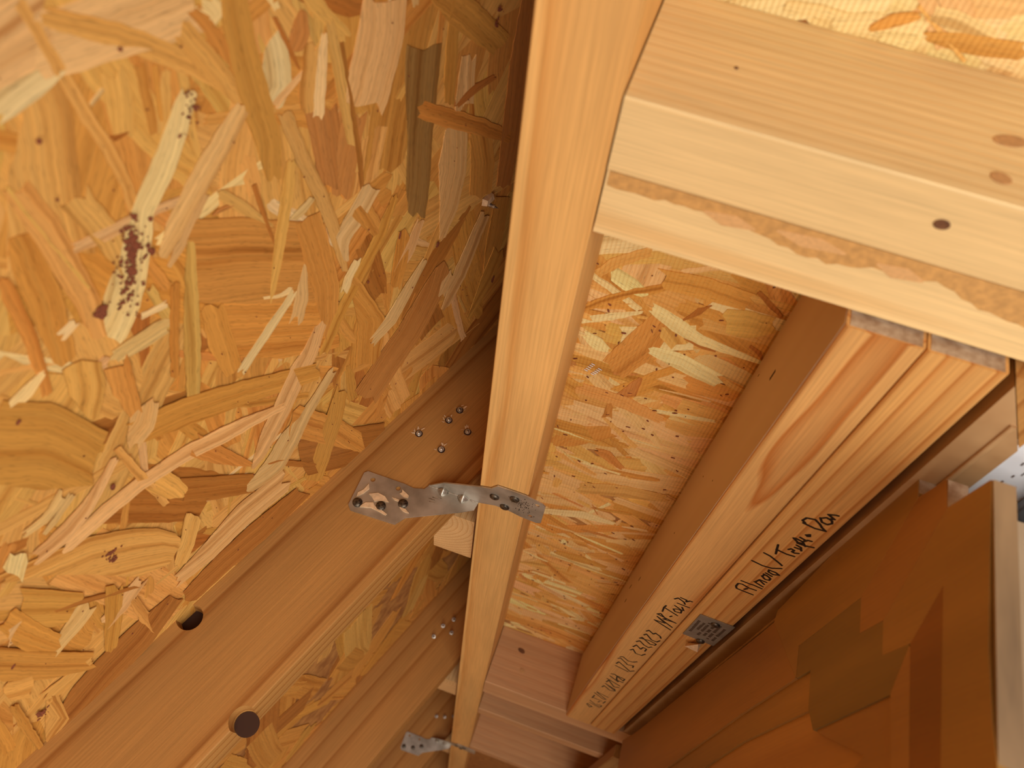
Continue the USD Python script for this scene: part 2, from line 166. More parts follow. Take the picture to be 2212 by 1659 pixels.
# ---------------------------------------------------------------- strand boards
# measured strands of the roof (u along the wall, v up the slope) and of the wall (x, z): rows of left and right edge points, and a tone
DECK=[([[-1.26,3.93,-0.38,4.04],[-1.09,1.35,0.08,1.27]],'w'),([[-1.27,4.73,-0.55,4.74],[-1.38,3.6,-0.57,3.54]],'w'),([[-1.72,4.52,-1.06,4.45],[-1.88,3.71,-1.2,3.59]],'w'),([[-0.53,3.7,-0.66,4.0],[0.33,3.82,-0.05,4.46],[1.42,4.17,0.83,5.14],[2.82,4.45,2.07,5.7]],'y'),([[-0.49,4.81,-0.1,4.77],[-0.62,4.23,-0.16,4.16],[-0.66,3.77,-0.33,3.69]],'p'),([[0.03,2.74,-0.11,3.16],[0.55,2.85,0.39,3.29],[1.05,3.02,0.92,3.35]],'y'),([[0.1,2.45,0.05,2.64],[1.32,2.64,1.27,2.8]],'o'),([[0.2,2.28,0.17,2.38],[1.15,2.48,1.11,2.57]],'o'),([[0.38,2.11,0.31,2.23],[1.38,2.41,1.24,2.64]],'y'),([[-1.51,3.76,-1.49,3.91],[-0.65,3.64,-0.63,3.81],[0.33,3.52,0.35,3.73],[1.62,3.37,1.6,3.57],[3.7,3.47,3.64,3.65]],'y'),([[-1.29,3.5,-1.08,3.67],[-0.65,2.61,-0.37,2.85],[0.25,1.64,0.5,1.91],[1.18,0.96,1.34,1.18],[2.12,0.28,2.19,0.36]],'y'),([[0.25,3.52,0.31,3.49],[0.1,3.26,0.17,3.22]],'p'),([[0.92,3.39,1.03,3.39],[0.99,3.11,1.02,3.11]],'b'),([[-0.47,1.02,-0.34,1.33],[-0.11,0.83,-0.16,1.17],[0.04,1.11,-0.05,1.2]],'p'),([[-0.19,1.51,-0.13,1.88],[0.59,1.17,0.69,1.61],[1.53,0.82,1.6,1.07]],'y'),([[-0.35,1.26,-0.31,1.49],[0.33,0.99,0.36,1.24],[0.85,0.92,0.85,1.01]],'o'),([[0.68,-0.16,0.65,-0.11],[1.08,-0.24,0.82,0.24],[1.83,-0.21,1.45,0.49],[2.16,0.15,1.97,0.45]],'p'),([[1.73,-0.56,1.63,-0.49],[1.93,-0.13,1.79,-0.04],[2.12,0.23,1.92,0.35]],'w'),([[2.81,-1.2,2.5,-0.38],[4.98,-1.25,4.6,-0.47]],'r'),([[3.5,-1.99,2.95,-1.26],[4.39,-1.62,3.82,-0.86],[5.37,-1.28,4.98,-0.75]],'r'),([[1.23,-1.21,1.15,-1.06],[1.94,-1.03,1.8,-0.79],[2.91,-0.83,2.74,-0.55]],'p'),([[1.39,-0.93,1.22,-0.61],[2.28,-0.69,2.06,-0.3],[2.67,-0.65,2.52,-0.31]],'y'),([[-0.2,0.4,-0.34,0.92],[0.52,0.42,0.38,0.98],[1.64,0.36,1.48,0.99],[2.75,0.29,2.54,0.9],[3.68,0.47,3.53,0.8]],'o'),([[0.4,-0.1,0.4,-0.03],[1.07,-0.3,1.06,-0.2],[1.6,-0.42,1.59,-0.39]],'b'),([[0.63,-0.78,0.53,-0.6],[1.06,-0.76,0.8,-0.35],[1.28,-0.53,1.07,-0.25]],'r'),([[1.04,-1.36,0.98,-1.16],[1.81,-1.47,1.71,-1.17],[2.7,-1.54,2.59,-1.25],[3.92,-1.6,3.81,-1.34],[4.85,-1.6,4.8,-1.49]],'y'),([[1.56,-1.55,1.53,-1.46],[2.53,-1.62,2.5,-1.52],[4.67,-1.75,4.59,-1.58],[5.48,-1.69,5.44,-1.61]],'b'),([[1.46,-3.32,0.89,-2.2],[2.22,-3.21,1.46,-1.96],[3.43,-2.67,2.58,-1.48],[3.66,-2.51,2.95,-1.45]],'w'),([[5.81,-5.47,5.27,-4.64],[7.25,-5.5,6.42,-4.35],[8.44,-5.21,7.78,-4.41],[9.38,-4.61,9.18,-4.4]],'w'),([[6.48,-6.48,6.01,-5.58],[7.83,-6.77,7.15,-5.69],[9.1,-6.73,8.35,-5.71]],'o'),([[3.85,-5.66,3.56,-5.14],[5.33,-5.67,4.88,-4.94]],'w'),([[3.26,-7.94,2.97,-7.35],[5.1,-7.96,4.62,-7.11],[7.73,-7.94,7.09,-7.01],[9.39,-7.72,8.82,-6.98]],'r'),([[9.84,-7.77,9.21,-7.02],[11.81,-7.57,10.99,-6.69],[13.35,-7.18,12.8,-6.64]],'o'),([[3.03,-4.4,2.45,-3.29],[3.92,-4.28,3.33,-3.2],[5.43,-4.09,4.9,-3.24],[6.88,-3.98,6.28,-3.12],[7.84,-3.8,7.37,-3.17]],'g'),([[1.59,-4.7,1.77,-4.07],[2.4,-5.57,2.69,-4.79],[3.85,-6.96,4.11,-6.35]],'o'),([[2.1,-5.01,1.97,-4.73],[3.05,-4.99,2.84,-4.59],[3.99,-4.94,3.76,-4.5],[4.81,-4.88,4.64,-4.57]],'o'),([[4.89,-6.5,4.72,-6.39],[4.89,-5.91,4.63,-5.73],[4.96,-5.05,4.72,-4.89]],'b'),([[4.05,-3.76,4.42,-3.54],[4.8,-4.69,5.25,-4.49],[5.8,-6.0,6.25,-5.82],[7.11,-7.48,7.43,-7.33]],'o'),([[0.86,4.82,0.91,5.21],[1.89,4.7,1.91,5.19],[3.54,4.72,3.48,5.19],[4.56,4.87,4.47,5.2]],'y'),([[1.83,5.1,1.74,5.63],[3.07,5.24,2.92,5.81],[4.68,5.61,4.53,5.99]],'o'),([[1.57,4.09,1.69,4.58],[2.74,3.86,2.79,4.33],[3.79,3.93,3.76,4.18]],'y'),([[0.8,5.1,0.82,5.16],[1.41,4.99,1.44,5.1],[2.85,4.81,2.86,4.91],[3.38,4.78,3.38,4.84]],'y'),([[2.23,5.79,2.21,5.99],[3.56,5.91,3.49,6.15],[5.08,6.3,5.0,6.44]],'o'),([[3.52,3.6,3.56,3.84],[4.48,3.43,4.51,3.64]],'o'),([[4.21,3.77,4.21,3.94],[5.48,3.61,5.46,3.89]],'y'),([[1.0,1.8,0.78,2.04],[1.36,2.04,1.08,2.33],[1.94,2.44,1.57,2.76],[2.41,2.9,1.99,3.18],[2.69,3.25,2.32,3.53],[3.1,3.42,2.69,3.82],[3.76,3.73,3.22,4.16],[4.39,4.12,3.67,4.62],[4.82,4.49,4.29,4.9],[5.01,4.73,4.71,4.97]],'p'),([[2.34,4.72,2.55,4.73],[2.4,4.1,2.68,4.1],[2.48,3.47,2.7,3.47],[2.72,2.55,2.89,2.55]],'w'),([[1.83,0.87,1.56,1.08],[2.31,1.36,1.9,1.65],[2.92,2.16,2.46,2.45],[3.41,2.76,3.0,3.02],[3.82,3.36,3.62,3.48]],'w'),([[3.06,2.14,2.92,2.24],[3.77,2.87,3.56,2.99],[4.06,3.35,3.98,3.39]],'w'),([[3.85,5.63,4.1,5.59],[3.74,5.31,3.96,5.27]],'p'),([[5.05,5.41,5.31,5.41],[5.06,5.18,5.32,5.17]],'w'),([[5.06,5.11,5.38,5.11],[5.07,4.48,5.54,4.46],[5.12,3.84,5.57,3.8]],'w'),([[4.61,4.24,4.79,4.25],[4.75,3.7,4.93,3.7]],'p'),([[3.31,2.58,5.24,3.18],[4.16,1.36,6.39,1.95],[5.57,-0.35,7.99,0.13]],'o'),([[5.68,2.6,7.21,3.1],[6.94,1.25,8.89,1.63],[8.36,-0.27,10.26,-0.14]],'o'),([[4.56,3.29,4.43,3.44],[5.8,3.73,5.64,3.89],[6.96,4.08,6.8,4.24]],'o'),([[3.83,2.71,3.73,2.85],[5.33,3.07,5.09,3.34],[6.75,3.44,6.42,3.78],[8.14,3.88,7.84,4.15]],'y'),([[5.85,2.57,5.58,3.08],[7.11,2.6,6.78,3.24],[8.17,2.67,7.98,3.13]],'o'),([[3.45,1.09,3.43,1.19],[4.42,1.02,4.39,1.12],[5.46,0.96,5.45,1.0]],'b'),([[3.06,1.81,3.19,2.0],[3.69,1.42,3.83,1.61],[4.68,0.92,4.71,0.97]],'y'),([[3.48,2.18,3.52,2.17],[3.44,1.96,3.54,1.95],[3.55,1.69,3.6,1.69]],'r'),([[2.3,-0.04,2.24,0.27],[3.57,-0.29,3.51,0.05],[4.83,-0.63,4.74,-0.24],[6.18,-0.84,6.04,-0.49],[7.67,-0.89,7.58,-0.71]],'y'),([[3.54,0.07,3.37,0.28],[4.41,0.33,4.17,0.61],[5.37,0.74,5.12,1.0],[6.16,1.08,5.95,1.28],[6.84,1.45,6.79,1.49]],'y'),([[6.99,0.81,6.78,0.83],[6.88,1.18,6.58,1.19],[6.53,1.62,6.44,1.61]],'p'),([[7.15,0.72,6.88,0.86],[7.73,1.58,7.41,1.73],[8.42,2.64,8.09,2.76]],'p'),([[6.47,0.3,6.38,0.39],[7.57,0.44,7.17,0.8],[8.21,0.75,7.81,1.06]],'w'),([[5.32,-0.35,5.01,0.37],[6.47,-0.46,6.07,0.35],[7.94,-0.55,7.41,0.29],[9.16,-0.32,8.7,0.2],[9.77,0.04,9.61,0.18]],'o'),([[4.78,-0.25,4.6,-0.16],[4.93,0.14,4.73,0.24],[4.97,0.39,4.82,0.46]],'p'),([[5.79,-2.18,5.25,-1.74],[6.37,-1.56,5.79,-1.15],[6.68,-1.04,6.28,-0.64],[7.31,-0.96,7.23,-0.82]],'w'),([[5.94,-1.83,5.99,-1.22],[7.14,-2.25,7.16,-1.85]],'o'),([[6.44,-2.78,6.26,-2.61],[7.4,-2.29,7.02,-1.98],[8.31,-1.41,7.93,-1.16],[9.07,-0.64,8.67,-0.39],[10.19,0.22,9.81,0.44]],'o'),([[7.66,-1.35,7.4,-1.18],[7.97,-1.04,7.68,-0.83],[8.41,-0.77,8.16,-0.58]],'p'),([[8.0,-3.72,7.74,-3.48],[8.91,-3.29,8.45,-2.93],[9.33,-2.61,9.06,-2.43]],'w'),([[8.14,-1.18,8.04,-0.89],[10.7,-2.03,9.92,-1.0],[12.79,-1.58,11.72,-0.7]],'o'),([[8.02,-3.17,7.65,-2.76],[9.04,-3.03,8.53,-2.51],[9.92,-2.67,9.54,-2.32]],'o'),([[12.47,-7.78,11.71,-7.11],[13.5,-7.25,12.67,-6.58],[14.58,-6.1,14.3,-5.9]],'o'),([[9.98,-6.67,9.5,-6.22],[10.97,-6.17,10.36,-5.64],[11.91,-5.67,11.2,-5.1],[12.8,-4.81,12.45,-4.55]],'w'),([[9.68,-3.83,9.45,-3.66],[10.46,-3.21,9.97,-2.89],[11.3,-2.39,10.67,-2.05],[11.45,-1.57,11.02,-1.38]],'w'),([[10.86,-4.89,10.21,-4.37],[11.92,-4.48,10.73,-3.65],[13.03,-3.51,11.56,-2.66],[13.68,-2.49,12.15,-1.72],[14.47,-1.35,12.88,-0.65]],'r'),([[11.41,-5.1,10.92,-4.74],[11.97,-4.66,11.35,-4.23]],'w'),([[9.01,0.08,8.6,0.35],[9.82,0.53,9.2,0.86],[10.34,1.01,9.53,1.41],[11.28,1.81,10.47,2.17],[11.93,2.48,11.17,2.78],[12.36,3.01,11.87,3.19],[12.46,3.36,12.33,3.4]],'w'),([[4.38,7.06,6.09,8.05],[5.31,6.36,7.23,7.51],[6.92,5.92,8.2,6.74]],'o'),([[4.53,6.19,4.4,6.21],[4.78,6.58,4.47,6.61],[4.89,7.0,4.61,7.01]],'p'),([[5.02,5.25,4.62,5.93],[5.79,5.46,5.37,6.07],[6.43,5.89,6.29,6.06]],'y'),([[5.49,4.82,5.26,5.32],[6.33,4.97,6.15,5.41],[7.14,5.1,7.05,5.38]],'o'),([[7.22,5.39,8.05,5.48],[7.67,4.24,8.73,4.31],[8.55,2.85,9.52,2.89],[10.12,0.68,10.94,0.65]],'o'),([[7.24,4.72,6.99,4.79],[7.87,5.06,7.0,5.35],[8.15,5.58,7.76,5.72]],'w'),([[8.11,7.16,7.89,7.19],[8.47,7.71,8.28,7.73],[8.57,8.05,8.47,8.05]],'w'),([[7.95,7.28,7.64,7.32],[8.23,7.75,7.94,7.75],[8.2,8.29,8.0,8.27]],'w'),([[9.34,4.24,9.86,4.66],[10.4,3.88,10.89,4.21],[12.08,3.32,12.23,3.4]],'o'),([[10.34,5.12,11.27,5.38],[11.28,4.41,12.33,4.64],[12.53,3.49,13.48,3.64]],'b'),([[7.66,5.86,7.68,6.02],[9.09,5.75,9.12,5.97],[10.81,5.66,10.82,5.83]],'y'),([[9.3,5.38,9.81,5.91],[10.17,5.18,10.68,5.63],[10.91,5.1,11.16,5.27]],'y'),([[10.96,1.89,10.67,1.91],[10.61,2.89,10.06,2.92],[10.35,3.71,9.65,3.72],[9.89,4.71,9.27,4.72],[9.6,5.94,9.08,5.95],[9.63,6.87,9.05,6.87],[9.71,7.94,9.26,7.92]],'w'),([[8.04,6.07,7.82,6.13],[8.6,6.65,8.27,6.71],[8.97,7.06,8.48,7.11],[9.3,7.72,8.71,7.72],[9.3,8.54,8.83,8.5]],'w'),([[8.69,9.11,9.01,9.21],[9.18,8.3,9.94,8.53],[9.78,7.41,11.28,7.9],[10.7,6.67,12.81,7.26],[11.48,6.22,13.38,6.5],[12.28,5.96,12.95,6.01]],'y'),([[12.58,5.2,11.86,5.47],[13.52,5.75,12.82,5.97],[14.12,6.24,13.57,6.39]],'y'),([[8.83,8.53,8.24,8.64],[9.39,8.96,8.62,9.08]],'p'),([[12.65,1.72,15.08,1.87],[14.54,-0.04,17.23,-0.19],[16.06,-1.47,17.62,-1.72]],'b'),([[11.26,1.5,12.32,2.03],[13.62,0.22,14.58,0.76],[16.79,-1.04,17.29,-0.71]],'o'),([[11.23,0.06,10.88,0.22],[11.83,0.77,11.42,0.94],[12.43,1.37,11.84,1.59],[13.03,1.85,11.95,2.22],[13.65,2.56,12.51,2.88],[13.57,3.2,12.75,3.33],[13.38,3.68,12.87,3.74]],'w'),([[12.73,2.9,12.88,2.92],[13.02,2.54,13.33,2.6],[14.26,1.77,14.54,1.84],[14.95,1.4,15.13,1.45]],'b'),([[12.52,-0.23,12.0,0.1],[13.79,0.16,12.89,0.66],[15.33,0.95,14.31,1.42],[16.2,1.44,15.04,1.92]],'o'),([[16.37,2.06,15.29,2.26],[16.55,3.79,15.02,3.97],[16.39,5.25,15.04,5.36],[16.38,6.71,15.38,6.75]],'b'),([[15.0,2.51,13.59,2.73],[14.86,4.11,13.5,4.28],[15.01,5.59,13.97,5.68],[14.82,6.6,14.21,6.62]],'w'),([[9.58,9.09,10.95,9.74],[10.48,8.75,11.89,9.31],[11.37,8.44,12.37,8.75]],'o'),([[11.25,9.02,11.39,9.05],[11.78,8.45,12.0,8.5],[13.3,7.26,13.42,7.29]],'b'),([[13.29,7.28,12.77,7.31],[13.73,7.97,12.94,7.99],[13.85,8.62,13.21,8.61]],'w'),([[12.55,8.47,11.65,8.52],[12.83,8.95,12.04,8.97],[12.98,9.45,12.41,9.46],[13.09,9.83,12.91,9.84]],'w'),([[12.69,7.71,12.05,7.97],[13.92,8.24,13.24,8.47],[15.26,8.92,14.75,9.07]],'o'),([[10.06,9.44,10.3,9.96],[11.19,9.43,11.75,10.08],[12.41,9.36,13.03,9.84]],'o'),([[11.07,9.66,10.65,9.62],[11.18,10.08,10.57,10.0]],'w'),([[10.89,10.26,12.1,10.88],[12.6,9.81,13.77,10.31],[14.25,9.28,15.08,9.57]],'o'),([[13.61,7.61,13.52,7.82],[14.94,7.68,14.86,7.99],[16.09,7.77,16.08,7.96]],'y'),([[15.7,6.86,14.94,6.89],[16.52,8.26,14.76,8.24],[16.72,9.41,14.86,9.32],[17.06,10.44,15.21,10.34],[17.31,11.4,16.06,11.31]],'b'),([[14.76,9.42,14.47,9.4],[14.88,10.05,14.26,9.98],[14.88,10.71,14.16,10.61]],'y'),([[14.88,10.52,14.52,10.7],[16.44,10.9,15.31,11.09],[16.86,11.63,16.46,11.63]],'y'),([[13.65,11.1,13.55,11.28],[15.18,11.42,15.07,11.65],[16.82,11.79,16.77,11.93]],'o'),([[12.37,10.84,13.19,11.15],[12.92,10.51,13.88,10.85]],'y')]
WALL=[([[7.44,-0.47,7.95,-0.35],[7.64,-1.03,8.26,-0.92],[7.93,-1.48,8.28,-1.44]],'p'),([[7.83,0.01,8.05,-0.15],[7.15,-0.37,7.47,-0.55],[6.38,-1.2,6.67,-1.35]],'y'),([[9.28,0.06,9.51,-0.04],[8.35,-0.76,8.74,-0.92],[7.27,-2.18,7.48,-2.27]],'o'),([[9.88,0.08,10.15,0.01],[9.3,-0.71,9.6,-0.8],[8.8,-1.55,8.9,-1.58]],'p'),([[9.01,-2.51,8.6,-1.92],[10.66,-2.26,9.94,-1.42],[12.17,-1.65,11.4,-0.93]],'o'),([[8.48,-2.62,9.58,-2.17],[9.11,-3.14,10.1,-2.77]],'y'),([[8.38,-1.77,8.75,-1.71],[8.6,-2.55,9.22,-2.46],[9.04,-3.29,9.47,-3.29],[9.33,-5.08,9.49,-5.1]],'p'),([[10.1,-2.12,10.52,-2.11],[10.08,-3.06,10.85,-3.06],[10.45,-4.32,11.1,-4.34]],'p'),([[7.81,-3.2,7.78,-3.17],[8.27,-3.02,8.09,-2.88],[8.71,-2.67,8.66,-2.64]],'b'),([[6.78,-4.13,6.9,-4.1],[7.08,-4.61,7.25,-4.57],[7.41,-4.95,7.5,-4.92]],'b'),([[9.31,-2.89,9.43,-2.9],[9.31,-3.45,9.59,-3.46],[9.46,-3.84,9.56,-3.84]],'b'),([[11.84,-2.24,11.76,-2.11],[12.79,-2.23,12.38,-1.88],[13.14,-1.73,12.98,-1.66]],'r'),([[13.63,-1.64,13.67,-1.46],[14.46,-1.79,14.53,-1.45]],'r'),([[13.01,-0.43,13.65,-0.41],[12.97,-1.99,13.71,-1.99],[13.38,-3.29,13.85,-3.29]],'y'),([[10.4,-0.23,10.73,-0.14],[10.5,-0.66,11.14,-0.53],[10.86,-1.0,11.08,-0.97]],'p'),([[8.82,-4.58,8.93,-4.57],[8.95,-4.91,9.11,-4.87],[9.32,-5.14,9.36,-5.12]],'b'),([[7.05,-1.7,7.73,-1.76],[6.85,-2.76,7.69,-2.85],[6.92,-3.97,7.59,-4.06]],'o'),([[7.78,-3.51,8.68,-3.69],[7.56,-4.16,8.61,-4.45],[7.52,-4.84,8.02,-5.02]],'y'),([[-0.23,-3.6,-0.14,-3.68],[-0.53,-3.85,-0.32,-4.02],[-0.68,-4.23,-0.56,-4.32]],'o'),([[-0.82,-4.41,-0.59,-4.45],[-0.86,-4.88,-0.48,-4.95],[-0.68,-5.58,-0.45,-5.62]],'p'),([[-0.39,-4.53,-0.23,-4.58],[-0.53,-5.1,-0.18,-5.24],[-0.62,-6.07,-0.31,-6.21]],'o'),([[-0.79,-4.21,-0.74,-4.19],[-0.45,-4.79,-0.39,-4.77],[-0.09,-5.39,-0.03,-5.37]],'y'),([[-0.19,-3.82,-0.03,-3.86],[-0.28,-4.44,0.01,-4.53]],'p'),([[-0.3,-2.11,-0.11,-2.16],[-0.4,-2.74,-0.16,-2.8],[-0.36,-3.16,-0.28,-3.18]],'p'),([[16.64,-1.68,16.97,-1.68],[16.5,-2.08,17.19,-1.99],[17.3,-2.78,17.55,-2.74]],'r'),([[22.95,-0.12,23.4,-0.15],[21.78,-2.02,22.48,-2.08],[21.83,-3.4,22.09,-3.42]],'p'),([[19.53,-1.44,20.29,-1.53],[18.58,-3.13,19.52,-3.26],[18.27,-4.66,18.76,-4.75]],'y'),([[26.59,-1.47,27.03,-1.47],[26.3,-2.57,27.07,-2.59],[26.49,-3.9,26.76,-3.92]],'o')]
BARK=[(2.65,3.7,.13,.12,26,.10),(2.95,3.82,.15,.13,34,.14),(3.3,3.98,.16,.15,30,.10),(3.72,4.18,.18,.16,40,.11),(4.15,4.38,.2,.15,26,.07),(4.0,4.87,.07,.06,12,.16),(1.07,1.95,.12,.10,16,.08),(10.99,7.42,.14,.10,30,.14),(15.07,11.11,.12,.1,16,.2),(3.04,-6.4,.15,.1,8,.14),(1.5,2.1,.1,.1,6,.1)]
SPOTS=[(5.12,7.03,.07,.05,1.2),(8.68,6.46,.12,.06,.4),(.37,4.44,.05,.05,0),(-.35,2.79,.05,.04,0),(8.57,-1.49,.05,.05,0),(9.29,-4.26,.12,.08,.5),(7.76,-2.75,.13,.04,.3),(13.31,-7.18,.2,.08,.4),(1.4,4.6,.03,.03,0),(12.02,10.46,.1,.04,1)]
RP, RT = 0.3709191662, 6.2507792483          # roof pitch, height of the sheathing's underside over the plate's inner face
CS = 1 / math.hypot(1, RP); UP = np.array([0, CS, RP * CS]); DN = np.array([0, RP * CS, -CS])
TONE = {'p': (240, 206, 142), 'y': (224, 170, 90), 'o': (212, 150, 70), 'b': (178, 114, 50), 'r': (198, 134, 68), 'g': (152, 116, 64), 'w': (228, 182, 118)}
def strand(outline, tone, height, rng, thick=0.014, vmax=99.0, jag=True, tone_jitter=0.035):
    """outline: rows (left u, left v, right u, right v) along a strand in the board's plane. Returns (vertices (u, v, height), faces, tint, uv): a thin chip with sheer, ragged sides."""
    q = np.array(outline, float); q[:, [1, 3]] = np.minimum(q[:, [1, 3]], vmax); l, r = q[:, :2], q[:, 2:]
    t = np.r_[0, np.cumsum(np.linalg.norm(np.diff((l + r) / 2, axis=0), axis=1))]; n = max(len(q), int(t[-1] / 0.22) + 2); s = np.linspace(0, t[-1], n)
    l = np.c_[np.interp(s, t, l[:, 0]), np.interp(s, t, l[:, 1])]; r = np.c_[np.interp(s, t, r[:, 0]), np.interp(s, t, r[:, 1])]
    w = np.linalg.norm(l - r, axis=1, keepdims=True); d = (r - l) / np.maximum(w, 1e-6)
    j = np.minimum(0.011, w * 0.06); l = l + d * rng.normal(size=(n, 1)) * j; r = r + d * rng.normal(size=(n, 1)) * j
    k = 5; rows = [l + (r - l) * (i / (k - 1)) for i in range(k)]; g = np.stack(rows, 1)          # n x k x 2
    if jag:
        along = np.stack([(g[1] - g[0]), (g[-1] - g[-2])]); along /= np.maximum(np.linalg.norm(along, axis=-1, keepdims=True), 1e-6)
        a = np.minimum(0.16, 0.3 * w[[0, -1]])[:, :, None]
        g[0] += along[0] * rng.uniform(-1, 1, (k, 1)) * a[0]; g[-1] += along[1] * rng.uniform(-1, 1, (k, 1)) * a[1]
    tilt, bow = rng.uniform(-0.004, 0.004), rng.uniform(-0.002, 0.003)
    h = height + tilt * (np.arange(k) / (k - 1) * 2 - 1)[None] + bow * np.sin(np.linspace(0, 3.1, n))[:, None]
    top = np.dstack([g, h]).reshape(-1, 3); idx = np.arange(n * k).reshape(n, k)
    f = [(idx[i, c], idx[i + 1, c], idx[i + 1, c + 1]) for i in range(n - 1) for c in range(k - 1)] + [(idx[i, c], idx[i + 1, c + 1], idx[i, c + 1]) for i in range(n - 1) for c in range(k - 1)]
    ring = np.r_[idx[0, :], idx[1:, -1], idx[-1, -2::-1], idx[-2:0:-1, 0]]
    v = np.vstack([top, top[ring], top[ring] - [0, 0, thick + 0.01]]); a0 = n * k; m_ = len(ring)
    for i in range(m_):
        p, p2 = a0 + i, a0 + (i + 1) % m_; f += [(p, p2, p + m_), (p2, p2 + m_, p + m_)]
    u = np.repeat(s, k); vv = (np.arange(k) / (k - 1))[None] * w
    uv = np.c_[u, vv.ravel()] * S; uv = np.vstack([uv, uv[ring], uv[ring]]) + rng.uniform(0, 40, 2)
    c = np.array(lin(*TONE[tone])) * np.exp(rng.normal(size=3) * [tone_jitter, tone_jitter * 0.8, tone_jitter]) * math.exp(rng.normal() * tone_jitter * 0.8)
    return v, np.array(f), np.tile(c, (len(v), 1)), uv
def straight(u, v, ang, L, w, rng):
    d, n = np.array([math.cos(ang), math.sin(ang)]), np.array([-math.sin(ang), math.cos(ang)]); b = rng.uniform(-0.035, 0.035) * L; sgn, tap = rng.choice([-1, 1]), rng.uniform(0, 0.75)
    out = []
    for t in (-0.5, -0.25, 0, 0.25, 0.5):
        c = np.array([u, v]) + d * L * t + n * b * (t * t * 4 - 0.5) * 0.4; ww = w * (1 - max(0, 2 * t * sgn) ** 3 * tap) / 2
        out.append([*(c + n * ww), *(c - n * ww)])
    return out
def lay(T, lot, frame, look, name, stuff):
    """lot: strands in the board's plane; frame(uvh) -> inches. One part each, or one part for all of them (stuff)."""
    k = 1.12 if look == 'ribbed_strand' else 1.0             # the textured wall board is of paler wood
    o = [(frame(v), f, np.minimum(c * k, 0.9), uv) for v, f, c, uv in lot]
    if not stuff:
        for v, f, c, uv in o: T.part(name, (v, f), look, tint=c, uv=uv, smooth=False)
        return
    k = np.cumsum([0] + [len(x[0]) for x in o])
    T.part(name, (np.vstack([x[0] for x in o]), np.vstack([x[1] + q for x, q in zip(o, k)])), look, tint=np.vstack([x[2] for x in o]), uv=np.vstack([x[3] for x in o]), smooth=False, kind='stuff')
roof_frame = lambda v: np.array([0, 0, RT]) + np.outer(v[:, 0], EX) + np.outer(v[:, 1], UP) + np.outer(v[:, 2], DN)
wall_frame = lambda v: np.c_[v[:, 0], -3.5 + v[:, 2], v[:, 1]]
def scatter(n, u0, u1, v0, v1, angs, Ls, ws, tones, h0, h1, rng, vmax=99.0):
    lot = []
    for i in range(n):
        a = rng.choice(angs) + rng.normal() * 0.22; L = rng.uniform(*Ls); w = min(rng.uniform(*ws), L * 0.5)
        lot.append(strand(straight(rng.uniform(u0, u1), rng.uniform(v0, v1), a, L, w, rng), tones[rng.integers(len(tones))], h0 + (h1 - h0) * i / n, rng, vmax=vmax))
    return lot

# the roof over the camera: sheathing of pressed wood strands on the rafters
HP = 1.613                                     # thickness of the top plate
XA, XB, YB, RIDGE = -19.0, 112.0, 96.0, 46.0
ceiling = Thing('ceiling', 'orange-brown strand board roof sheathing sloping over the rafters', base=(0, 0, RT), kind='structure')
ridge_v = RIDGE / CS
def slab(a, b, u0, u1, v0, v1):
    p = np.array([[u, v, h] for u in (u0, u1) for v in (v0, v1) for h in (a, b)], float)
    return trimesh.convex.convex_hull(roof_frame(p))
ceiling.part('sheathing', slab(0, -0.44, XA, XB, -14, ridge_v), 'board_core')
rng = np.random.default_rng(7)
# directions seen in the traced strands, reused for those underneath
ANG = [math.atan2(q[-1][1] + q[-1][3] - q[0][1] - q[0][3], q[-1][0] + q[-1][2] - q[0][0] - q[0][2]) for q, t in DECK]
under = scatter(560, -4, 17.5, -8, 18, ANG, (2.5, 6.5), (0.7, 2.0), 'yyooyyoooyb', 0.004, 0.030, rng)
over = scatter(150, -3, 16.5, -7, 15, ANG, (0.8, 3.2), (0.10, 0.4), 'yoowpyoo', 0.030, 0.036, rng)
lay(ceiling, under[380:], roof_frame, 'strand', 'strand', False)
lay(ceiling, [strand(q, t, 0.037 + 0.0005 * i, rng) for i, (q, t) in enumerate(DECK)], roof_frame, 'strand', 'strand', False)
bay = scatter(600, 18, 64, -8, 26, ANG, (2.5, 6.5), (0.8, 2.0), 'yoooboob', 0.004, 0.06, rng)
far = scatter(500, -17, 110, 18, ridge_v - 1, ANG, (4, 9), (1, 2.2), 'yoooyob', 0.004, 0.05, rng)
lay(ceiling, under[:380] + over + bay + far, roof_frame, 'strand', 'strands', True)
# flecks of bark pressed into the sheathing
def fleck(u, v, a, b, ang, h, rng):
    t = np.linspace(0, 2 * math.pi, 9)[:-1]; r = rng.uniform(0.6, 1.15, 8)
    p = np.c_[np.cos(t) * a * r, np.sin(t) * b * r]; c, s = math.cos(ang), math.sin(ang); p = p @ [[c, s], [-s, c]] + [u, v]
    top = np.c_[p, np.full(8, h)]; v_ = np.vstack([top, top - [0, 0, 0.02], [[u, v, h + 0.003]]])
    f = [(i, (i + 1) % 8, 16) for i in range(8)] + [(i, i + 8, (i + 1) % 8) for i in range(8)] + [((i + 1) % 8, i + 8, (i + 1) % 8 + 8) for i in range(8)]
    return v_, np.array(f)
def flecks(T, rows, frame, name, mat='bark'):
    vs, fs, k = [], [], 0
    for r in rows:
        v, f = fleck(*r); vs.append(frame(v)); fs.append(f + k); k += len(v)
    T.part(name, (np.vstack(vs), np.vstack(fs)), mat, smooth=False, kind='stuff')
rows = []
for u, v, su, sv, n, mx in BARK:
    for i in range(n):
        a = min(abs(rng.normal()) * mx * 0.3 + 0.01, mx); rows.append((u + rng.normal() * su, v + rng.normal() * sv, a, a * rng.uniform(0.4, 0.9), rng.uniform(0, 3.1), 0.112, rng))
for u, v, a, b, g in SPOTS: rows.append((u, v, a, b, g, 0.113, rng))
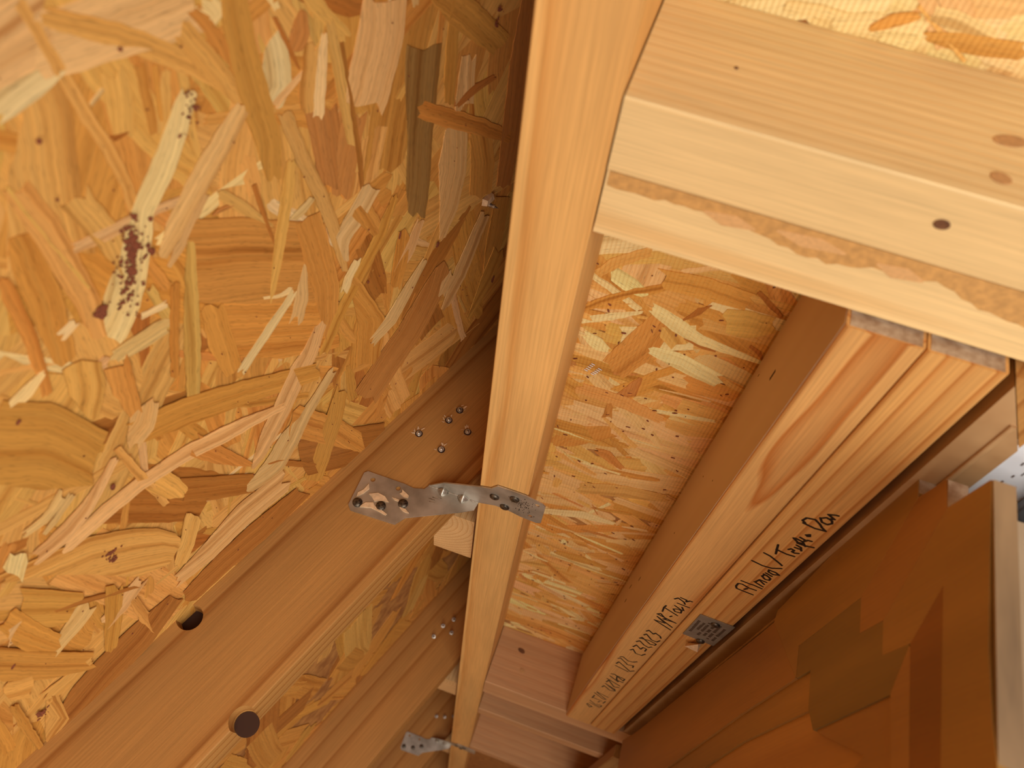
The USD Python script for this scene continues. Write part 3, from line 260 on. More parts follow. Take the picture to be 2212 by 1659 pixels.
for i in range(140): rows.append((rng.uniform(-2, 16), rng.uniform(-6, 13), rng.uniform(0.012, 0.03), 0.012, rng.uniform(0, 3.1), 0.114, rng))
flecks(ceiling, rows, roof_frame, 'bark_flecks')

# the wall between the studs: the textured back of the siding board
wall = Thing('wall_front', 'pale ribbed strand board sheathing behind the studs of the door wall', base=(0, -3.5, 0), kind='structure')
DX0, DX1 = 4.7, 39.2                           # door opening
wall.part('sheathing', trimesh.util.concatenate([box((XA, -4, FLOOR), (DX0, -3.5, HP)), box((DX1, -4, FLOOR), (XB, -3.5, HP)), box((DX0, -4, -11.2), (DX1, -3.5, HP)), box((DX0, -3.5, -11.2), (DX1, -2.45, -8.1))]), 'board_core')  # last box is an unseen stop board, added to block the sky
Thing('added_trim_1', 'added eave box outside the door wall, keeping sky light out', base=(0, -8, 0), kind='structure').part('sky_block', trimesh.util.concatenate([box((XA, -13.9, -1.6), (XB, -4.05, -1.1)), box((XA, -14.6, -1.6), (XB, -14.05, 1.2)), box((XA - 0.5, -14.6, -1.6), (XA - 0.02, -4.02, 4.6)), box((XB + 0.02, -14.6, -1.6), (XB + 0.5, -4.02, 4.6))]), 'far_osb')  # unseen eave boards, added to stop light entering over the wall
rng = np.random.default_rng(11)
A = [math.pi / 2] * 6 + [math.pi / 2 - 0.5, math.pi / 2 + 0.5, math.pi / 2 + 0.8, 0.2]
bay = scatter(560, 2.5, 44, -7, 1.5, A, (1.6, 5), (0.5, 1.3), 'ywpyowyyo', 0.004, 0.03, rng, 1.2)
more = scatter(110, 3, 42, -5.6, 0.6, A, (0.5, 2.4), (0.07, 0.3), 'pwyoyprw', 0.03, 0.036, rng, 1.2) + scatter(330, -14, 0, -16, 1, A, (1.6, 4), (0.5, 1.2), 'ppwypwp', 0.004, 0.03, rng, 1.2) + scatter(60, 44, 72, -9, 0.5, A, (1.6, 4), (0.4, 1.1), 'ywoy', 0.004, 0.03, rng, 1.2)
lay(wall, bay[300:], wall_frame, 'ribbed_strand', 'strand', False)
lay(wall, [strand(q, t, 0.037 + 0.0005 * i, rng) for i, (q, t) in enumerate(WALL)], wall_frame, 'ribbed_strand', 'strand', False)
lay(wall, bay[:300] + more, wall_frame, 'ribbed_strand', 'strands', True)
flecks(wall, [(rng.uniform(3.3, 41), rng.uniform(-5.1, 0), rng.uniform(0.015, 0.10), rng.uniform(0.01, 0.035), math.pi / 2 + rng.normal() * 0.6, 0.062, rng) for i in range(150)], wall_frame, 'bark_flecks')

MARKS = [[[12.25,-0.46],[12.27,-0.55]],[[12.15,-0.5],[12.17,-0.59]],[[12.04,-0.54],[12.07,-0.63]],[[11.94,-0.58],[11.96,-0.67]],[[11.84,-0.62],[11.86,-0.71]],[[12.34,-0.69],[12.36,-0.78]],[[12.25,-0.73],[12.27,-0.83]],[[12.15,-0.78],[12.18,-0.87]],[[12.06,-0.82],[12.09,-0.91]],[[11.97,-0.86],[12.0,-0.96]]]
wall.part('printed_marks', prism(so.unary_union([sg.LineString(q).buffer(0.018) for q in MARKS]), -3.446, -3.440, (EX, EZ, EY)), 'white_paint', kind='stuff', label='two faint rows of white print')

# the rest of the shed
floor = Thing('floor', 'plain plywood floor of the shed', base=(0, 0, FLOOR), kind='structure'); floor.part('decking', box((XA, -4, FLOOR - 1), (XB, YB, FLOOR)), 'floor_ply')
w = Thing('wall_back', 'strand board wall opposite the door wall, with a wide opening added for light', base=(0, YB, FLOOR), kind='structure')
w.part('sheathing', trimesh.util.concatenate([box((XA, YB, FLOOR), (-17, YB + 0.5, RT)), box((22, YB, FLOOR), (XB, YB + 0.5, RT)), box((-17, YB, -5), (22, YB + 0.5, RT)), box((-17, YB, FLOOR), (22, YB + 0.5, -62))]), 'far_osb')  # opening left for the added side light
gable = lambda x, hole=None: prism(sg.Polygon([(-4, FLOOR), (-4, RT + RP * -4), (RIDGE, RT + RP * RIDGE), (YB, RT + RP * (2 * RIDGE - YB)), (YB, FLOOR)]).difference(hole or sg.Polygon()), x, x + 0.5, (EY, EZ, EX))
Thing('wall_left', 'strand board gable wall behind the camera, with an opening added for light', base=(XA, 0, FLOOR), kind='structure').part('sheathing', gable(XA - 0.5, sg.box(13, FLOOR, 57, -3)), 'far_osb')  # opening is unseen, cut here to admit the added light
Thing('wall_right', 'strand board gable wall at the far end', base=(XB, 0, FLOOR), kind='structure').part('sheathing', gable(XB), 'far_osb')
c2 = Thing('ceiling', 'strand board roof slope on the far side of the ridge', base=(0, RIDGE, RT + RP * RIDGE), kind='structure')
c2.part('sheathing', trimesh.convex.convex_hull(np.array([(x, y, RT + RP * (2 * RIDGE - y) + h) for x in (XA, XB) for y in (RIDGE, YB + 8) for h in (0, 0.44)])), 'far_osb')

# ---------------------------------------------------------------- framing
def lumber(name, label, cat, base, axes, L, w_, t_, mat, group=None, r=0.1, tip=None, wob=0.012, seed=0):
    T = Thing(name, label, cat, base, axes, group=group)
    mesh = rounded_box(L, w_, t_, r)
    if tip: mesh = tip(mesh)
    v, f, _ = meshkit.arrays(mesh)
    if wob and L < 400:
        t = trimesh.Trimesh(v, f); v, f = trimesh.remesh.subdivide_to_size(t.vertices, t.faces, 4.0) if L < 60 else (v, f)
        v = v + wob * np.stack([meshkit.noise(v * 0.6 + 9.1 * k + seed) for k in range(3)], 1) * [0, 1, 1]
    T.part('board', (v, f), mat, local=True)
    return T
plate = lumber('top_plate', 'long pale wooden top plate crossing above the studs', 'beam', (XA + 0.5, 0, 0), ((1, 0, 0), (0, 0, 1), (0, -1, 0)), XB - XA - 1, HP, 3.5, 'plate_wood', r=0.045)
T_STUD = []
def stud(label, x, w_, mat, depth=3.5, y=0.0, top=0.0, name='stud', group=None):
    # length runs down from the plate; y' = along the wall, z' = towards the room
    T_STUD.append(lumber(name, label, 'stud', (x, y, top - 0.03), ((0, 0, -1), (1, 0, 0), (0, -1, 0)), top - 0.03 - FLOOR, w_, depth, mat, r=0.07)); return T_STUD[-1]
stud('blond near stud with a dark knot, above its twin in the photo', 0.0, 1.54, 'stud_wood')
stud_b = stud('blond stud with a barky streak along its edge, against the header end', 1.56, 1.62, 'stud_wood_b', y=-0.1, depth=3.4)
HX0, HX1, HZ, HY = 3.25, 40.3, -5.055, 0.24
stud('wide reddish stud at the far end of the header', 40.4, 2.7, 'cripple_wood')
stud('narrow far stud just past the end of the header', 48.2, 1.5, 'cripple_wood')
stud('far stud lowest in the photo, beyond the others', 63.6, 1.5, 'cripple_wood')
# knots in the near stud's edge
def knot(T, c, nrm, a, b, along, mat='knot_dark', h=0.012, name='knot'):
    n = np.array(nrm, float); u = np.array(along, float); v = np.cross(n, u); t = np.linspace(0, 2 * math.pi, 25)[:-1]
    rings = [(1.0, -0.06), (1.0, h * 0.3), (0.82, h), (0.45, h * 0.2), (0.2, h * 0.9)]
    P = np.vstack([[np.array(c) + u * math.cos(q) * a * k + v * math.sin(q) * b * k + n * z for q in t] for k, z in rings] + [[np.array(c) + n * h * 0.5]]); F = []
    for r in range(len(rings) - 1):
        for i in range(24): j = (i + 1) % 24; F += [(r * 24 + i, r * 24 + j, r * 24 + 24 + j), (r * 24 + i, r * 24 + 24 + j, r * 24 + 24 + i)]
    F += [(96 + i, 96 + (i + 1) % 24, 120) for i in range(24)]
    return T.part(name, (P, np.array(F)), mat)
tn = np.array
# measured outlines: metal tie, screw points, writing strokes, label, cabinet top
TXT=[[[[15.901,-7.667],[15.844,-7.128]],[[15.844,-7.128],[15.694,-7.057],[15.448,-7.051],[15.407,-7.166],[15.517,-7.416],[15.51,-7.638]],[[15.716,-7.334],[15.595,-7.39]],[[15.19,-7.061],[15.215,-7.355],[15.203,-7.478]],[[15.196,-7.423],[15.258,-7.73]],[[14.952,-7.391],[15.097,-7.704]],[[14.959,-7.414],[14.694,-7.467],[14.719,-7.683]],[[14.739,-7.483],[14.907,-7.678]],[[14.407,-7.427],[14.551,-7.581],[14.526,-7.696],[14.387,-7.687],[14.26,-7.518],[14.298,-7.45],[14.414,-7.45]],[[14.233,-7.427],[14.33,-7.625]],[[14.125,-7.449],[14.206,-7.661]],[[13.881,-7.552],[13.862,-7.455],[14.003,-7.486],[14.07,-7.652],[13.982,-7.801],[13.886,-7.665],[13.881,-7.552]],[[13.643,-6.865],[13.734,-7.208],[13.701,-7.476],[13.517,-7.697]],[[12.932,-6.971],[13.001,-7.181],[13.249,-7.547],[13.328,-7.636]],[[12.758,-7.247],[12.426,-7.163],[12.2,-7.107]],[[12.495,-7.169],[12.568,-7.484],[12.553,-7.697]],[[12.265,-7.425],[12.178,-7.467],[12.214,-7.566],[12.333,-7.546],[12.357,-7.631],[12.3,-7.722]],[[12.036,-7.515],[12.047,-7.641],[11.997,-7.668],[12.101,-7.719]],[[11.877,-7.5],[11.936,-7.653]],[[11.757,-7.471],[11.767,-7.679],[11.704,-7.902]],[[11.555,-7.291],[11.531,-7.346],[11.589,-7.553],[11.791,-7.707]],[[11.555,-7.291],[11.709,-7.471],[11.678,-7.588]],[[11.402,-7.414],[11.459,-7.565],[11.542,-7.58],[11.424,-7.633],[11.411,-7.728]],[[11.181,-7.481],[11.095,-7.555],[11.181,-7.589],[11.227,-7.536]],[[10.621,-7.186],[10.697,-7.517],[10.664,-7.795]],[[10.588,-7.225],[10.501,-7.12],[10.323,-7.154],[10.264,-7.357],[10.414,-7.541],[10.544,-7.648],[10.664,-7.795]],[[10.105,-7.422],[10.285,-7.54],[10.312,-7.69],[10.189,-7.76],[10.063,-7.706],[9.99,-7.537],[10.088,-7.458]],[[9.99,-7.64],[9.959,-7.73],[9.824,-7.51],[9.738,-7.668],[9.733,-7.726]]],[[[36.007,-5.599],[36.46,-5.841],[36.189,-5.934],[35.863,-5.621]],[[35.546,-5.683],[35.883,-6.298]],[[35.112,-5.63],[35.531,-6.002],[35.658,-6.302],[35.323,-6.309],[35.329,-6.058]],[[34.869,-6.02],[34.63,-6.076]],[[34.49,-5.635],[33.855,-5.657]],[[34.354,-5.656],[34.45,-6.146]],[[33.402,-5.576],[33.978,-6.125],[33.857,-6.257],[33.162,-5.664]],[[33.088,-5.651],[33.342,-6.269]],[[34.755,-6.271],[34.269,-6.314]],[[31.906,-5.693],[31.569,-5.735],[32.003,-6.095],[31.885,-6.285]],[[31.15,-5.719],[31.556,-6.261],[31.808,-6.333],[31.255,-5.823]],[[30.831,-5.7],[30.419,-5.745],[31.195,-6.147],[31.032,-6.365]],[[30.253,-5.63],[30.715,-6.341]],[[29.7,-5.666],[30.154,-6.144],[29.733,-5.977]],[[29.315,-5.651],[29.195,-5.788],[29.742,-6.303],[29.397,-6.311],[29.308,-5.931],[29.989,-6.029],[29.999,-6.357]],[[27.881,-5.563],[28.122,-6.197]],[[27.548,-5.535],[27.194,-5.578],[27.59,-5.929],[27.977,-6.244],[27.706,-6.378]],[[26.785,-5.456],[26.609,-5.533],[27.05,-5.891],[27.179,-5.957],[27.112,-6.057],[27.041,-6.212],[27.308,-6.233]],[[26.464,-5.485],[26.325,-5.587],[26.635,-5.878],[26.56,-6.087],[26.327,-6.204]],[[25.154,-5.65],[24.922,-5.726],[25.324,-5.924],[25.321,-6.178],[25.001,-6.266]],[[24.62,-5.66],[24.279,-5.726],[24.596,-5.976],[24.291,-6.012],[24.346,-6.167],[24.666,-6.17]],[[23.89,-5.639],[23.656,-5.726],[23.964,-5.972],[24.08,-6.175],[23.876,-6.283]],[[23.373,-5.662],[23.179,-5.721],[23.627,-6.137],[23.565,-6.33],[23.374,-6.335],[23.251,-6.047],[23.339,-5.689]],[[22.838,-5.711],[22.65,-5.769],[23.092,-6.078],[23.124,-6.291],[22.856,-6.361]],[[22.336,-5.695],[22.153,-5.752],[22.393,-5.977],[22.21,-6.033],[22.39,-6.262],[22.552,-6.319]],[[21.331,-6.388],[20.896,-5.664],[20.86,-6.057],[20.472,-5.672],[21.022,-6.372]],[[20.487,-6.375],[20.233,-5.613],[20.082,-5.702],[20.428,-5.979],[20.513,-5.905],[20.464,-6.305]],[[20.067,-6.044],[19.952,-6.083]],[[19.833,-5.702],[19.398,-5.655],[19.183,-5.677]],[[19.398,-5.655],[19.728,-6.235]],[[19.257,-5.956],[19.429,-6.063],[19.394,-6.268],[19.144,-6.231],[19.152,-6.051],[19.257,-5.956]],[[18.91,-5.925],[19.096,-6.188],[19.079,-6.289],[18.838,-6.163]],[[18.617,-5.938],[18.658,-6.369]],[[18.348,-5.762],[18.167,-5.847],[18.345,-6.103],[18.498,-6.175]],[[18.059,-5.907],[18.097,-6.123],[18.248,-6.151],[18.069,-6.233],[18.077,-6.309]]]]
PLATE=[[18.836,-6.821],[18.904,-8.079],[21.306,-8.046],[21.175,-6.83]]
PLATE_SCREWS=[[19.209,-7.482],[21.223,-7.525]]
PLATE_ROWS=[[[19.356,-6.949],[20.658,-6.957]],[[19.42,-7.146],[20.368,-7.116]],[[19.259,-7.302],[20.75,-7.283]],[[19.397,-7.495],[20.616,-7.471]],[[19.196,-7.664],[20.827,-7.662]],[[19.232,-7.864],[20.841,-7.851]]]
TIE_L=[[1.647,5.592],[1.498,5.592],[0.393,5.592],[0.296,5.493],[0.294,4.172],[0.335,3.805],[0.234,3.462],[0.093,3.345],[-0.024,3.339],[0.052,3.064],[0.045,2.666],[0.103,2.297],[0.08,1.579],[0.368,1.629],[0.637,2.094],[1.43,3.659],[1.765,3.892],[1.813,5.446]]
TIE_R=[[16.242,3.309],[15.975,2.845],[15.358,1.618],[15.212,1.23],[14.882,1.023],[14.872,0.538],[14.884,0.084],[15.07,-0.518],[15.207,-0.625],[16.445,-0.619],[16.572,-0.464],[16.503,0.087],[16.357,0.542],[16.322,0.987],[16.486,1.594]]
TIE_SL=[[1.478,5.341],[1.326,4.57],[0.994,3.919]]
TIE_HL=[[0.527,5.213],[0.524,4.292]]
TIE_SR=[[15.668,1.066],[15.34,0.398],[16.155,0.677]]
TIE_HR=[[15.272,-0.354],[16.219,-0.215]]
TIE_D=[[16.673,2.837],[16.663,2.122]]
SPL=[[[0.73,5.263],[0.89,5.18],[1.123,5.295],[1.314,5.451],[1.153,5.473],[0.988,5.339]],[[1.071,5.109],[0.931,4.841],[0.965,4.583],[1.112,4.38],[1.159,4.601],[1.249,4.839],[1.123,4.999]],[[1.549,5.188],[1.398,5.083],[1.308,4.847],[1.403,4.753],[1.436,4.549],[1.532,4.266],[1.589,4.293],[1.542,4.536],[1.501,4.865],[1.607,5.195]],[[0.532,4.142],[0.664,3.843],[0.757,3.839],[0.765,4.009],[0.691,4.162],[0.63,4.1]],[[0.912,4.345],[0.913,4.102],[0.972,4.059],[0.98,4.229]],[[1.149,3.984],[1.145,3.779],[1.243,3.601],[1.256,3.732],[1.242,3.841]]]
HOLES=[[-3.137,3.461],[-2.601,3.675],[-1.706,4.455],[-2.393,2.881],[-1.397,3.492]]
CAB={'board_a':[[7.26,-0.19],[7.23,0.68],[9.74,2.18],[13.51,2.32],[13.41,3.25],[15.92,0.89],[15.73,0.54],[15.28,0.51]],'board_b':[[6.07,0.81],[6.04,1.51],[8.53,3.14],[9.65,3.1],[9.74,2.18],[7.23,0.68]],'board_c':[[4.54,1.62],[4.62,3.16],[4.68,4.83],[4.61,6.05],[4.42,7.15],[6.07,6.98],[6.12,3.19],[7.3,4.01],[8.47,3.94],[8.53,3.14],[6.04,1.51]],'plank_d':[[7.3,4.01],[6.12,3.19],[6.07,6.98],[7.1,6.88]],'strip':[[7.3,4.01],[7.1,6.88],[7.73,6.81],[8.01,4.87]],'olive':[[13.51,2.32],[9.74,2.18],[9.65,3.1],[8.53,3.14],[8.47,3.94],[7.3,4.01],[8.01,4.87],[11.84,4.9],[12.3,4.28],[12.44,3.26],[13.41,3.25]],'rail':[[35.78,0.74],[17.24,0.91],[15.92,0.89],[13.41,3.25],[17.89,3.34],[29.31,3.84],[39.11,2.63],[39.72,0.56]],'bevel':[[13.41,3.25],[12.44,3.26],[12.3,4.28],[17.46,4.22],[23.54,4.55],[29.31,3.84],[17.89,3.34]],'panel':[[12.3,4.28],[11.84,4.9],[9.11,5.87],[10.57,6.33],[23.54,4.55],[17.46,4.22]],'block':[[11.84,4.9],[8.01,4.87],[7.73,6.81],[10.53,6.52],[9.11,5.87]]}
# rafters, parallel, 25 inches apart; length runs up the slope, y' up from the lower edge, z' along the wall
RX, RD = [-8.35, 16.603, 41.548, 66.5, 91.4], 3.675
def rafter(x, label, mat, cut=None, v0=-14.0):
    base = roof_frame(tn([[x, v0, RD - 0.02]]))[0]; axes = (tuple(UP), tuple(-DN), (1, 0, 0))
    def tip(m):
        for y, z, r, dpt in cut or []:
            q = (tn([x, y, z]) - base) @ tn(axes).T
            m = m - mf.Manifold.cylinder(dpt + 0.1, r, r * 0.86, 28).translate((q[0], q[1], -0.1))
        seat = tn([[p, q, r] for p in (x - 1, x + 3) for q in (-3.52, 0.02) for r in (0, HP + 0.01)])   # birdsmouth over the plate
        return m - mf.Manifold.hull_points(np.ascontiguousarray((seat - base) @ tn(axes).T))
    return lumber('rafter', label, 'rafter', base, axes, ridge_v - v0 - 1, RD - 0.02, 1.5, mat, tip=tip, r=0.045)
raf = rafter(RX[1], 'near orange rafter with two drilled notches and five screw points', 'rafter_wood', [(6.66, 8.44, 0.40, 0.55), (8.72, 5.52, 0.42, 0.55)])
raf2 = rafter(RX[2], 'second rafter, in shade behind the near one, with four screw points', 'rafter_wood_b')
raf3 = rafter(RX[3], 'third rafter, carrying the blurred metal tie low in the photo', 'rafter_wood_b')
rafter(RX[4], 'fourth rafter, a sliver just beyond the blurred metal tie at the foot of the photo', 'rafter_wood_b')
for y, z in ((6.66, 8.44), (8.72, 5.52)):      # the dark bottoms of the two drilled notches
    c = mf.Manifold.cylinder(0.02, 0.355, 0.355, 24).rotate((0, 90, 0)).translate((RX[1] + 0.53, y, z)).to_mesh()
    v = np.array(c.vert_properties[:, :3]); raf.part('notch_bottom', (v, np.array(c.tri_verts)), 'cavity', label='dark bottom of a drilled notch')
def screw_point(T, p, d, name='screw_point', r=0.07, L=0.22):
    d = tn(d, float); d /= np.linalg.norm(d); prof = [(0.001, L), (r * 0.55, L * 0.72)]
    for k in range(5): prof += [(r * (1.0 if k % 2 == 0 else 0.7), L * (0.7 - 0.16 * k))]
    prof += [(r, -0.05), (0.001, -0.05)]
    t = trimesh.creation.revolve(tn(prof)[::-1], sections=12); R = trimesh.geometry.align_vectors((0, 0, 1), d); t.apply_transform(R); t.vertices += tn(p)
    T.part(name, t, 'bright_steel')
def torn_rim(T, p, r, plane, seed):
    g = np.random.default_rng(seed); vs, fs = [], []
    for i in range(7):
        a = g.uniform(0, 6.28); c = tn([math.cos(a), math.sin(a)]) * r * g.uniform(1.1, 1.5); L, w_ = g.uniform(0.05, 0.11), g.uniform(0.012, 0.03); d = tn([math.cos(a + g.normal() * 0.8), math.sin(a + g.normal() * 0.8)])
        n = tn([-d[1], d[0]]); q = [c - n * w_, c + n * w_, c + d * L + n * w_ * 0.3, c + d * L - n * w_ * 0.3]; k = len(vs)
        vs += [plane(a_[0], a_[1], h) + tn(p) for a_, h in zip(q, (0.005, 0.005, 0.05, 0.05))]; fs += [(k, k + 1, k + 2), (k, k + 2, k + 3)]
    T.part('torn_rim', (tn(vs), tn(fs)), 'splinter', smooth=False, kind='stuff')
yz = lambda u, v, h: tn([-h, u, v])
for i, (y, z) in enumerate(HOLES):
    screw_point(raf, (RX[1], y, z), (-1, 0.25, -0.1), r=0.095, L=0.15); torn_rim(raf, (RX[1], y, z), 0.13, yz, i)
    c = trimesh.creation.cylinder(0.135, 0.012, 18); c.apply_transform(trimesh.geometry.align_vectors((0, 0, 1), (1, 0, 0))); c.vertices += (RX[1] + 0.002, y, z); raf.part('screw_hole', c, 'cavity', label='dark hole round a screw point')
for y, z in ((-1.69, 3.87), (-2.49, 3.57), (-2.27, 2.93), (-3.09, 3.09)): screw_point(raf2, (RX[2], y, z), (-1, 0.25, -0.1), r=0.12, L=0.2)
for y, z in ((-1.7, 3.6), (-1.9, 2.9), (-2.2, 2.2)): screw_point(raf3, (RX[3], y, z), (-1, 0.2, 0), r=0.13, L=0.2)
# a screw from above poking through the sheathing near the plate
tip = Thing('screw', 'steel screw tip poking through the roof sheathing beside the top plate', 'screw', (9.207, -6.059, 4.003))
screw_point(tip, (9.207, -6.059, 4.003), (0.25, -0.1, -1), 'thread', 0.075, 0.5)
tip.part('splinter', trimesh.convex.convex_hull(tn([(8.93, -5.9, 4.0), (9.16, -5.85, 4.0), (9.14, -6.3, 3.85), (8.97, -6.32, 3.9), (8.95, -5.9, 3.82), (9.15, -5.87, 3.84), (9.14, -6.25, 3.72), (8.98, -6.28, 3.78)])), 'splinter', label='torn pale splinter beside the screw')
# short cut blocks lying on the plate beyond each rafter
for x, z1, lab in ((19.15, 3.33, 'pale cut block on the top plate behind the near metal tie'), (44.8, 3.15, 'small pale block on the top plate beyond the second rafter'), (70.2, 3.1, 'farthest pale block on the top plate, beside the blurred tie')):
    lumber('blocking', lab, 'block', (x, -0.3, HP + 0.12), ((0, -1, 0), (1, 0, 0), (0, 0, 1)), 3.0, 3.6, z1 - HP - 0.12, 'block_wood', r=0.04, wob=0)

# ---------------------------------------------------------------- metal ties
def pan_head(r=0.165, h=0.10):
    t = np.linspace(0, math.pi / 2, 7); prof = [(0.001, h)] + [(r * math.sin(a), h * 0.25 + h * 0.75 * math.cos(a)) for a in t[1:]] + [(r, 0), (0.001, 0)]
    d = trimesh.creation.revolve(tn(prof)[::-1], sections=24); m = mf.Manifold(mf.Mesh(np.array(d.vertices, np.float32), np.array(d.faces, np.uint32)))
    if m.num_tri() == 0: return d
    a = mf.Manifold.cube((r * 1.1, r * 0.24, h), True).translate((0, 0, h))
    return m - a - a.rotate((0, 0, 90))
HEAD = meshkit.arrays(pan_head(), 30)
def head_at(T, p, n, roll=0.3, name='screw', mat='screw_steel'):
    R = trimesh.geometry.align_vectors((0, 0, 1), n)[:3, :3]; c, s = math.cos(roll), math.sin(roll)
    v = HEAD[0] @ tn([[c, s, 0], [-s, c, 0], [0, 0, 1]]) @ R.T + tn(p); return T.part(name, (v, HEAD[1]), mat)
def tie(label, dx, dy=0.0, detail=True):
    T = Thing('hurricane_tie', label, 'metal bracket', (RX[1] + dx, dy, 2.4)); o = tn([dx, dy, 0])
    XL = RX[1] - 0.05; TL = [(max(y, 0.03) if y > 0.12 else 0.03, z) for y, z in TIE_L]; TR = [(XL, 3.36)] + [tuple(q) for q in TIE_R[1:-1]] + [(XL, 1.60)]
    hole = lambda pts, r: so.unary_union([sg.Point(*p).buffer(r) for p in pts])
    L = sg.Polygon(TL).buffer(0.05).buffer(-0.05).difference(hole(TIE_HL, 0.085)); Rr = sg.Polygon(TR).buffer(0.04).buffer(-0.04).difference(hole(TIE_HR, 0.085))
    a = prism(L, 0, 0.045, (EY, EZ, (-1, 0, 0))); a.vertices += [XL + 0.045, 0, 0]; b = prism(Rr, 0.02, 0.065, (EX, EZ, EY))
    a.vertices += o; b.vertices += o
    T.part('side_flange', a, 'galvanized', label='wide flange screwed to the rafter side'); T.part('plate_flange', b, 'galvanized', label='narrow flange screwed to the top plate')
    T.part('fold', trimesh.creation.cylinder(0.04, 1.76, 10).apply_translation(tn([XL - 0.005, 0.055, 2.48]) + o), 'bright_steel', label='bend between the two flanges, in brighter steel for its highlight')  # brighter steel along the bend stands in for the ridge highlight
    for k, (x, z) in enumerate(TIE_D):
        d = trimesh.creation.icosphere(subdivisions=2, radius=1.0); d.vertices = np.sign(d.vertices) * np.abs(d.vertices) ** 1.5 * [0.22, 0.2, 0.2] + [XL - 0.02, 0.10, z] + o
        T.part('stiffening_dimple', d, 'bright_steel')
    for k, (y, z) in enumerate(TIE_SL): head_at(T, tn([XL, y, z]) + o, (-1, 0, 0), 0.4 * k)
    for k, (x, z) in enumerate(TIE_SR): head_at(T, tn([x, 0.06, z]) + o, (0, 1, 0), 0.5 * k)
    if detail:
        for q in SPL:
            T.part('wood_shaving', prism(sg.Polygon(q).buffer(0), 0, 0.04, (EY, EZ, (-1, 0, 0))).apply_translation(tn([XL, 0, 0]) + o), 'splinter', label='pale curl of wood torn up by a screw')
        vs = []
        for y, z in ((0.50, 3.1), (0.42, 3.0), (0.36, 2.9), (0.6, 3.05)):
            vs.append(box((XL - 0.006, y - 0.012, z - 0.12), (XL, y + 0.012, z + 0.1)))
        T.part('stamped_marks', trimesh.util.concatenate(vs), 'bright_steel', kind='stuff')
        g = np.random.default_rng(3); pts = [(15.55 + g.normal() * 0.28, 0.05 + g.normal() * 0.16) for i in range(60)]
        T.part('printed_specks', trimesh.util.concatenate([box((x, 0.066, z), (x + g.uniform(0.02, 0.07), 0.068, z + 0.025)) for x, z in pts if sg.Polygon(TIE_R).buffer(-0.1).contains(sg.Point(x, z))]), 'ink', kind='stuff')
    return T
tie('shiny galvanized tie in focus, joining the near rafter to the top plate', 0)
tie('small blurred galvanized tie at the foot of the photo, on the third rafter', RX[3] - RX[1], detail=False)

# ---------------------------------------------------------------- door header with its writing and label
h1 = lumber('header_board', 'upper header board with handwritten numbers, grain in bold orange flames', 'beam', (HX0, -3.4, HZ - 1.49), (EX, EY, EZ), HX1 - HX0, 3.4 + HY, 1.48, 'header_wood')
h2 = lumber('header_board', 'lower header board with two handwritten colour names and a metal label', 'beam', (HX0, -3.4, HZ - 3.0), (EX, EY, EZ), HX1 - HX0 + 0.05, 3.4 + HY, 1.48, 'header_wood_b')
def writing(T, strokes, width, label):
    g = so.unary_union([sg.LineString(s).buffer(width, quad_segs=3) for s in strokes])
    for q in getattr(g, 'geoms', [g]): T.part('handwriting', prism(q, HY - 0.02, HY + 0.012, (EX, EZ, EY)), 'ink')
writing(h1, TXT[1], 0.034, 'black marker writing: 96-TU8 202148 123C C32823 MR-Taupe')
writing(h2, TXT[0], 0.034, 'black marker writing: Almond / Taupe - Don')
for k, x in ((0, HX0), (1, HX0)): (h1, h2)[k].part('end_grain', box((x - 0.012, -3.3, HZ - 1.42 - 1.5 * k), (x, HY - 0.06, HZ - 0.07 - 1.5 * k)), 'end_grain', label='greyish rough-sawn end')
h1.part('top_face', rounded_box(HX1 - HX0 - 0.04, 3.52, 0.012, 0.005).translate((HX0 + 0.02, -3.38, HZ + 0.003)), 'tan_face', label='smooth tan upper face')  # thin skin in a greyer tan than the board below
lab = Thing('label_plate', 'small grey metal label with rows of tiny print, nailed to the lower header board', 'label', (*PLATE[0][:1], HY, PLATE[0][1]))
lab.part('plate', prism(sg.Polygon(PLATE), HY + 0.02, HY + 0.05, (EX, EZ, EY)), 'label_metal')
for (a, b) in PLATE_ROWS:
    n = max(3, int(math.dist(a, b) / 0.11)); bs = []
    g = np.random.default_rng(int(abs(a[0]) * 1000))
    for i in range(n):
        if g.random() < 0.12: continue
        p = tn(a) + (tn(b) - tn(a)) * (i + 0.5) / n; bs.append(sa.rotate(sg.box(p[0] - 0.042, p[1] - 0.055, p[0] + 0.042, p[1] + g.uniform(0.03, 0.055)), 0))
    lab.part('printed_line', prism(so.unary_union(bs), HY + 0.05, HY + 0.053, (EX, EZ, EY)), 'label_ink')
head_at(lab, (PLATE_SCREWS[0][0], HY + 0.05, PLATE_SCREWS[0][1]), (0, 1, 0), 0.2); head_at(lab, (PLATE_SCREWS[1][0], HY + 0.05, PLATE_SCREWS[1][1]), (0, 1, 0), 0.9)
x, z = PLATE_SCREWS[1]
lab.part('splinter', trimesh.convex.convex_hull(tn([(x + 0.7, HY + 0.05, z + 0.35), (x + 0.5, HY + 0.28, z + 0.42), (x + 0.05, HY + 0.2, z + 0.05), (x + 0.55, HY + 0.32, z - 0.1), (x + 0.95, HY + 0.1, z - 0.05), (x + 0.3, HY + 0.05, z - 0.12)])), 'splinter', label='pale torn splinter at a screw')

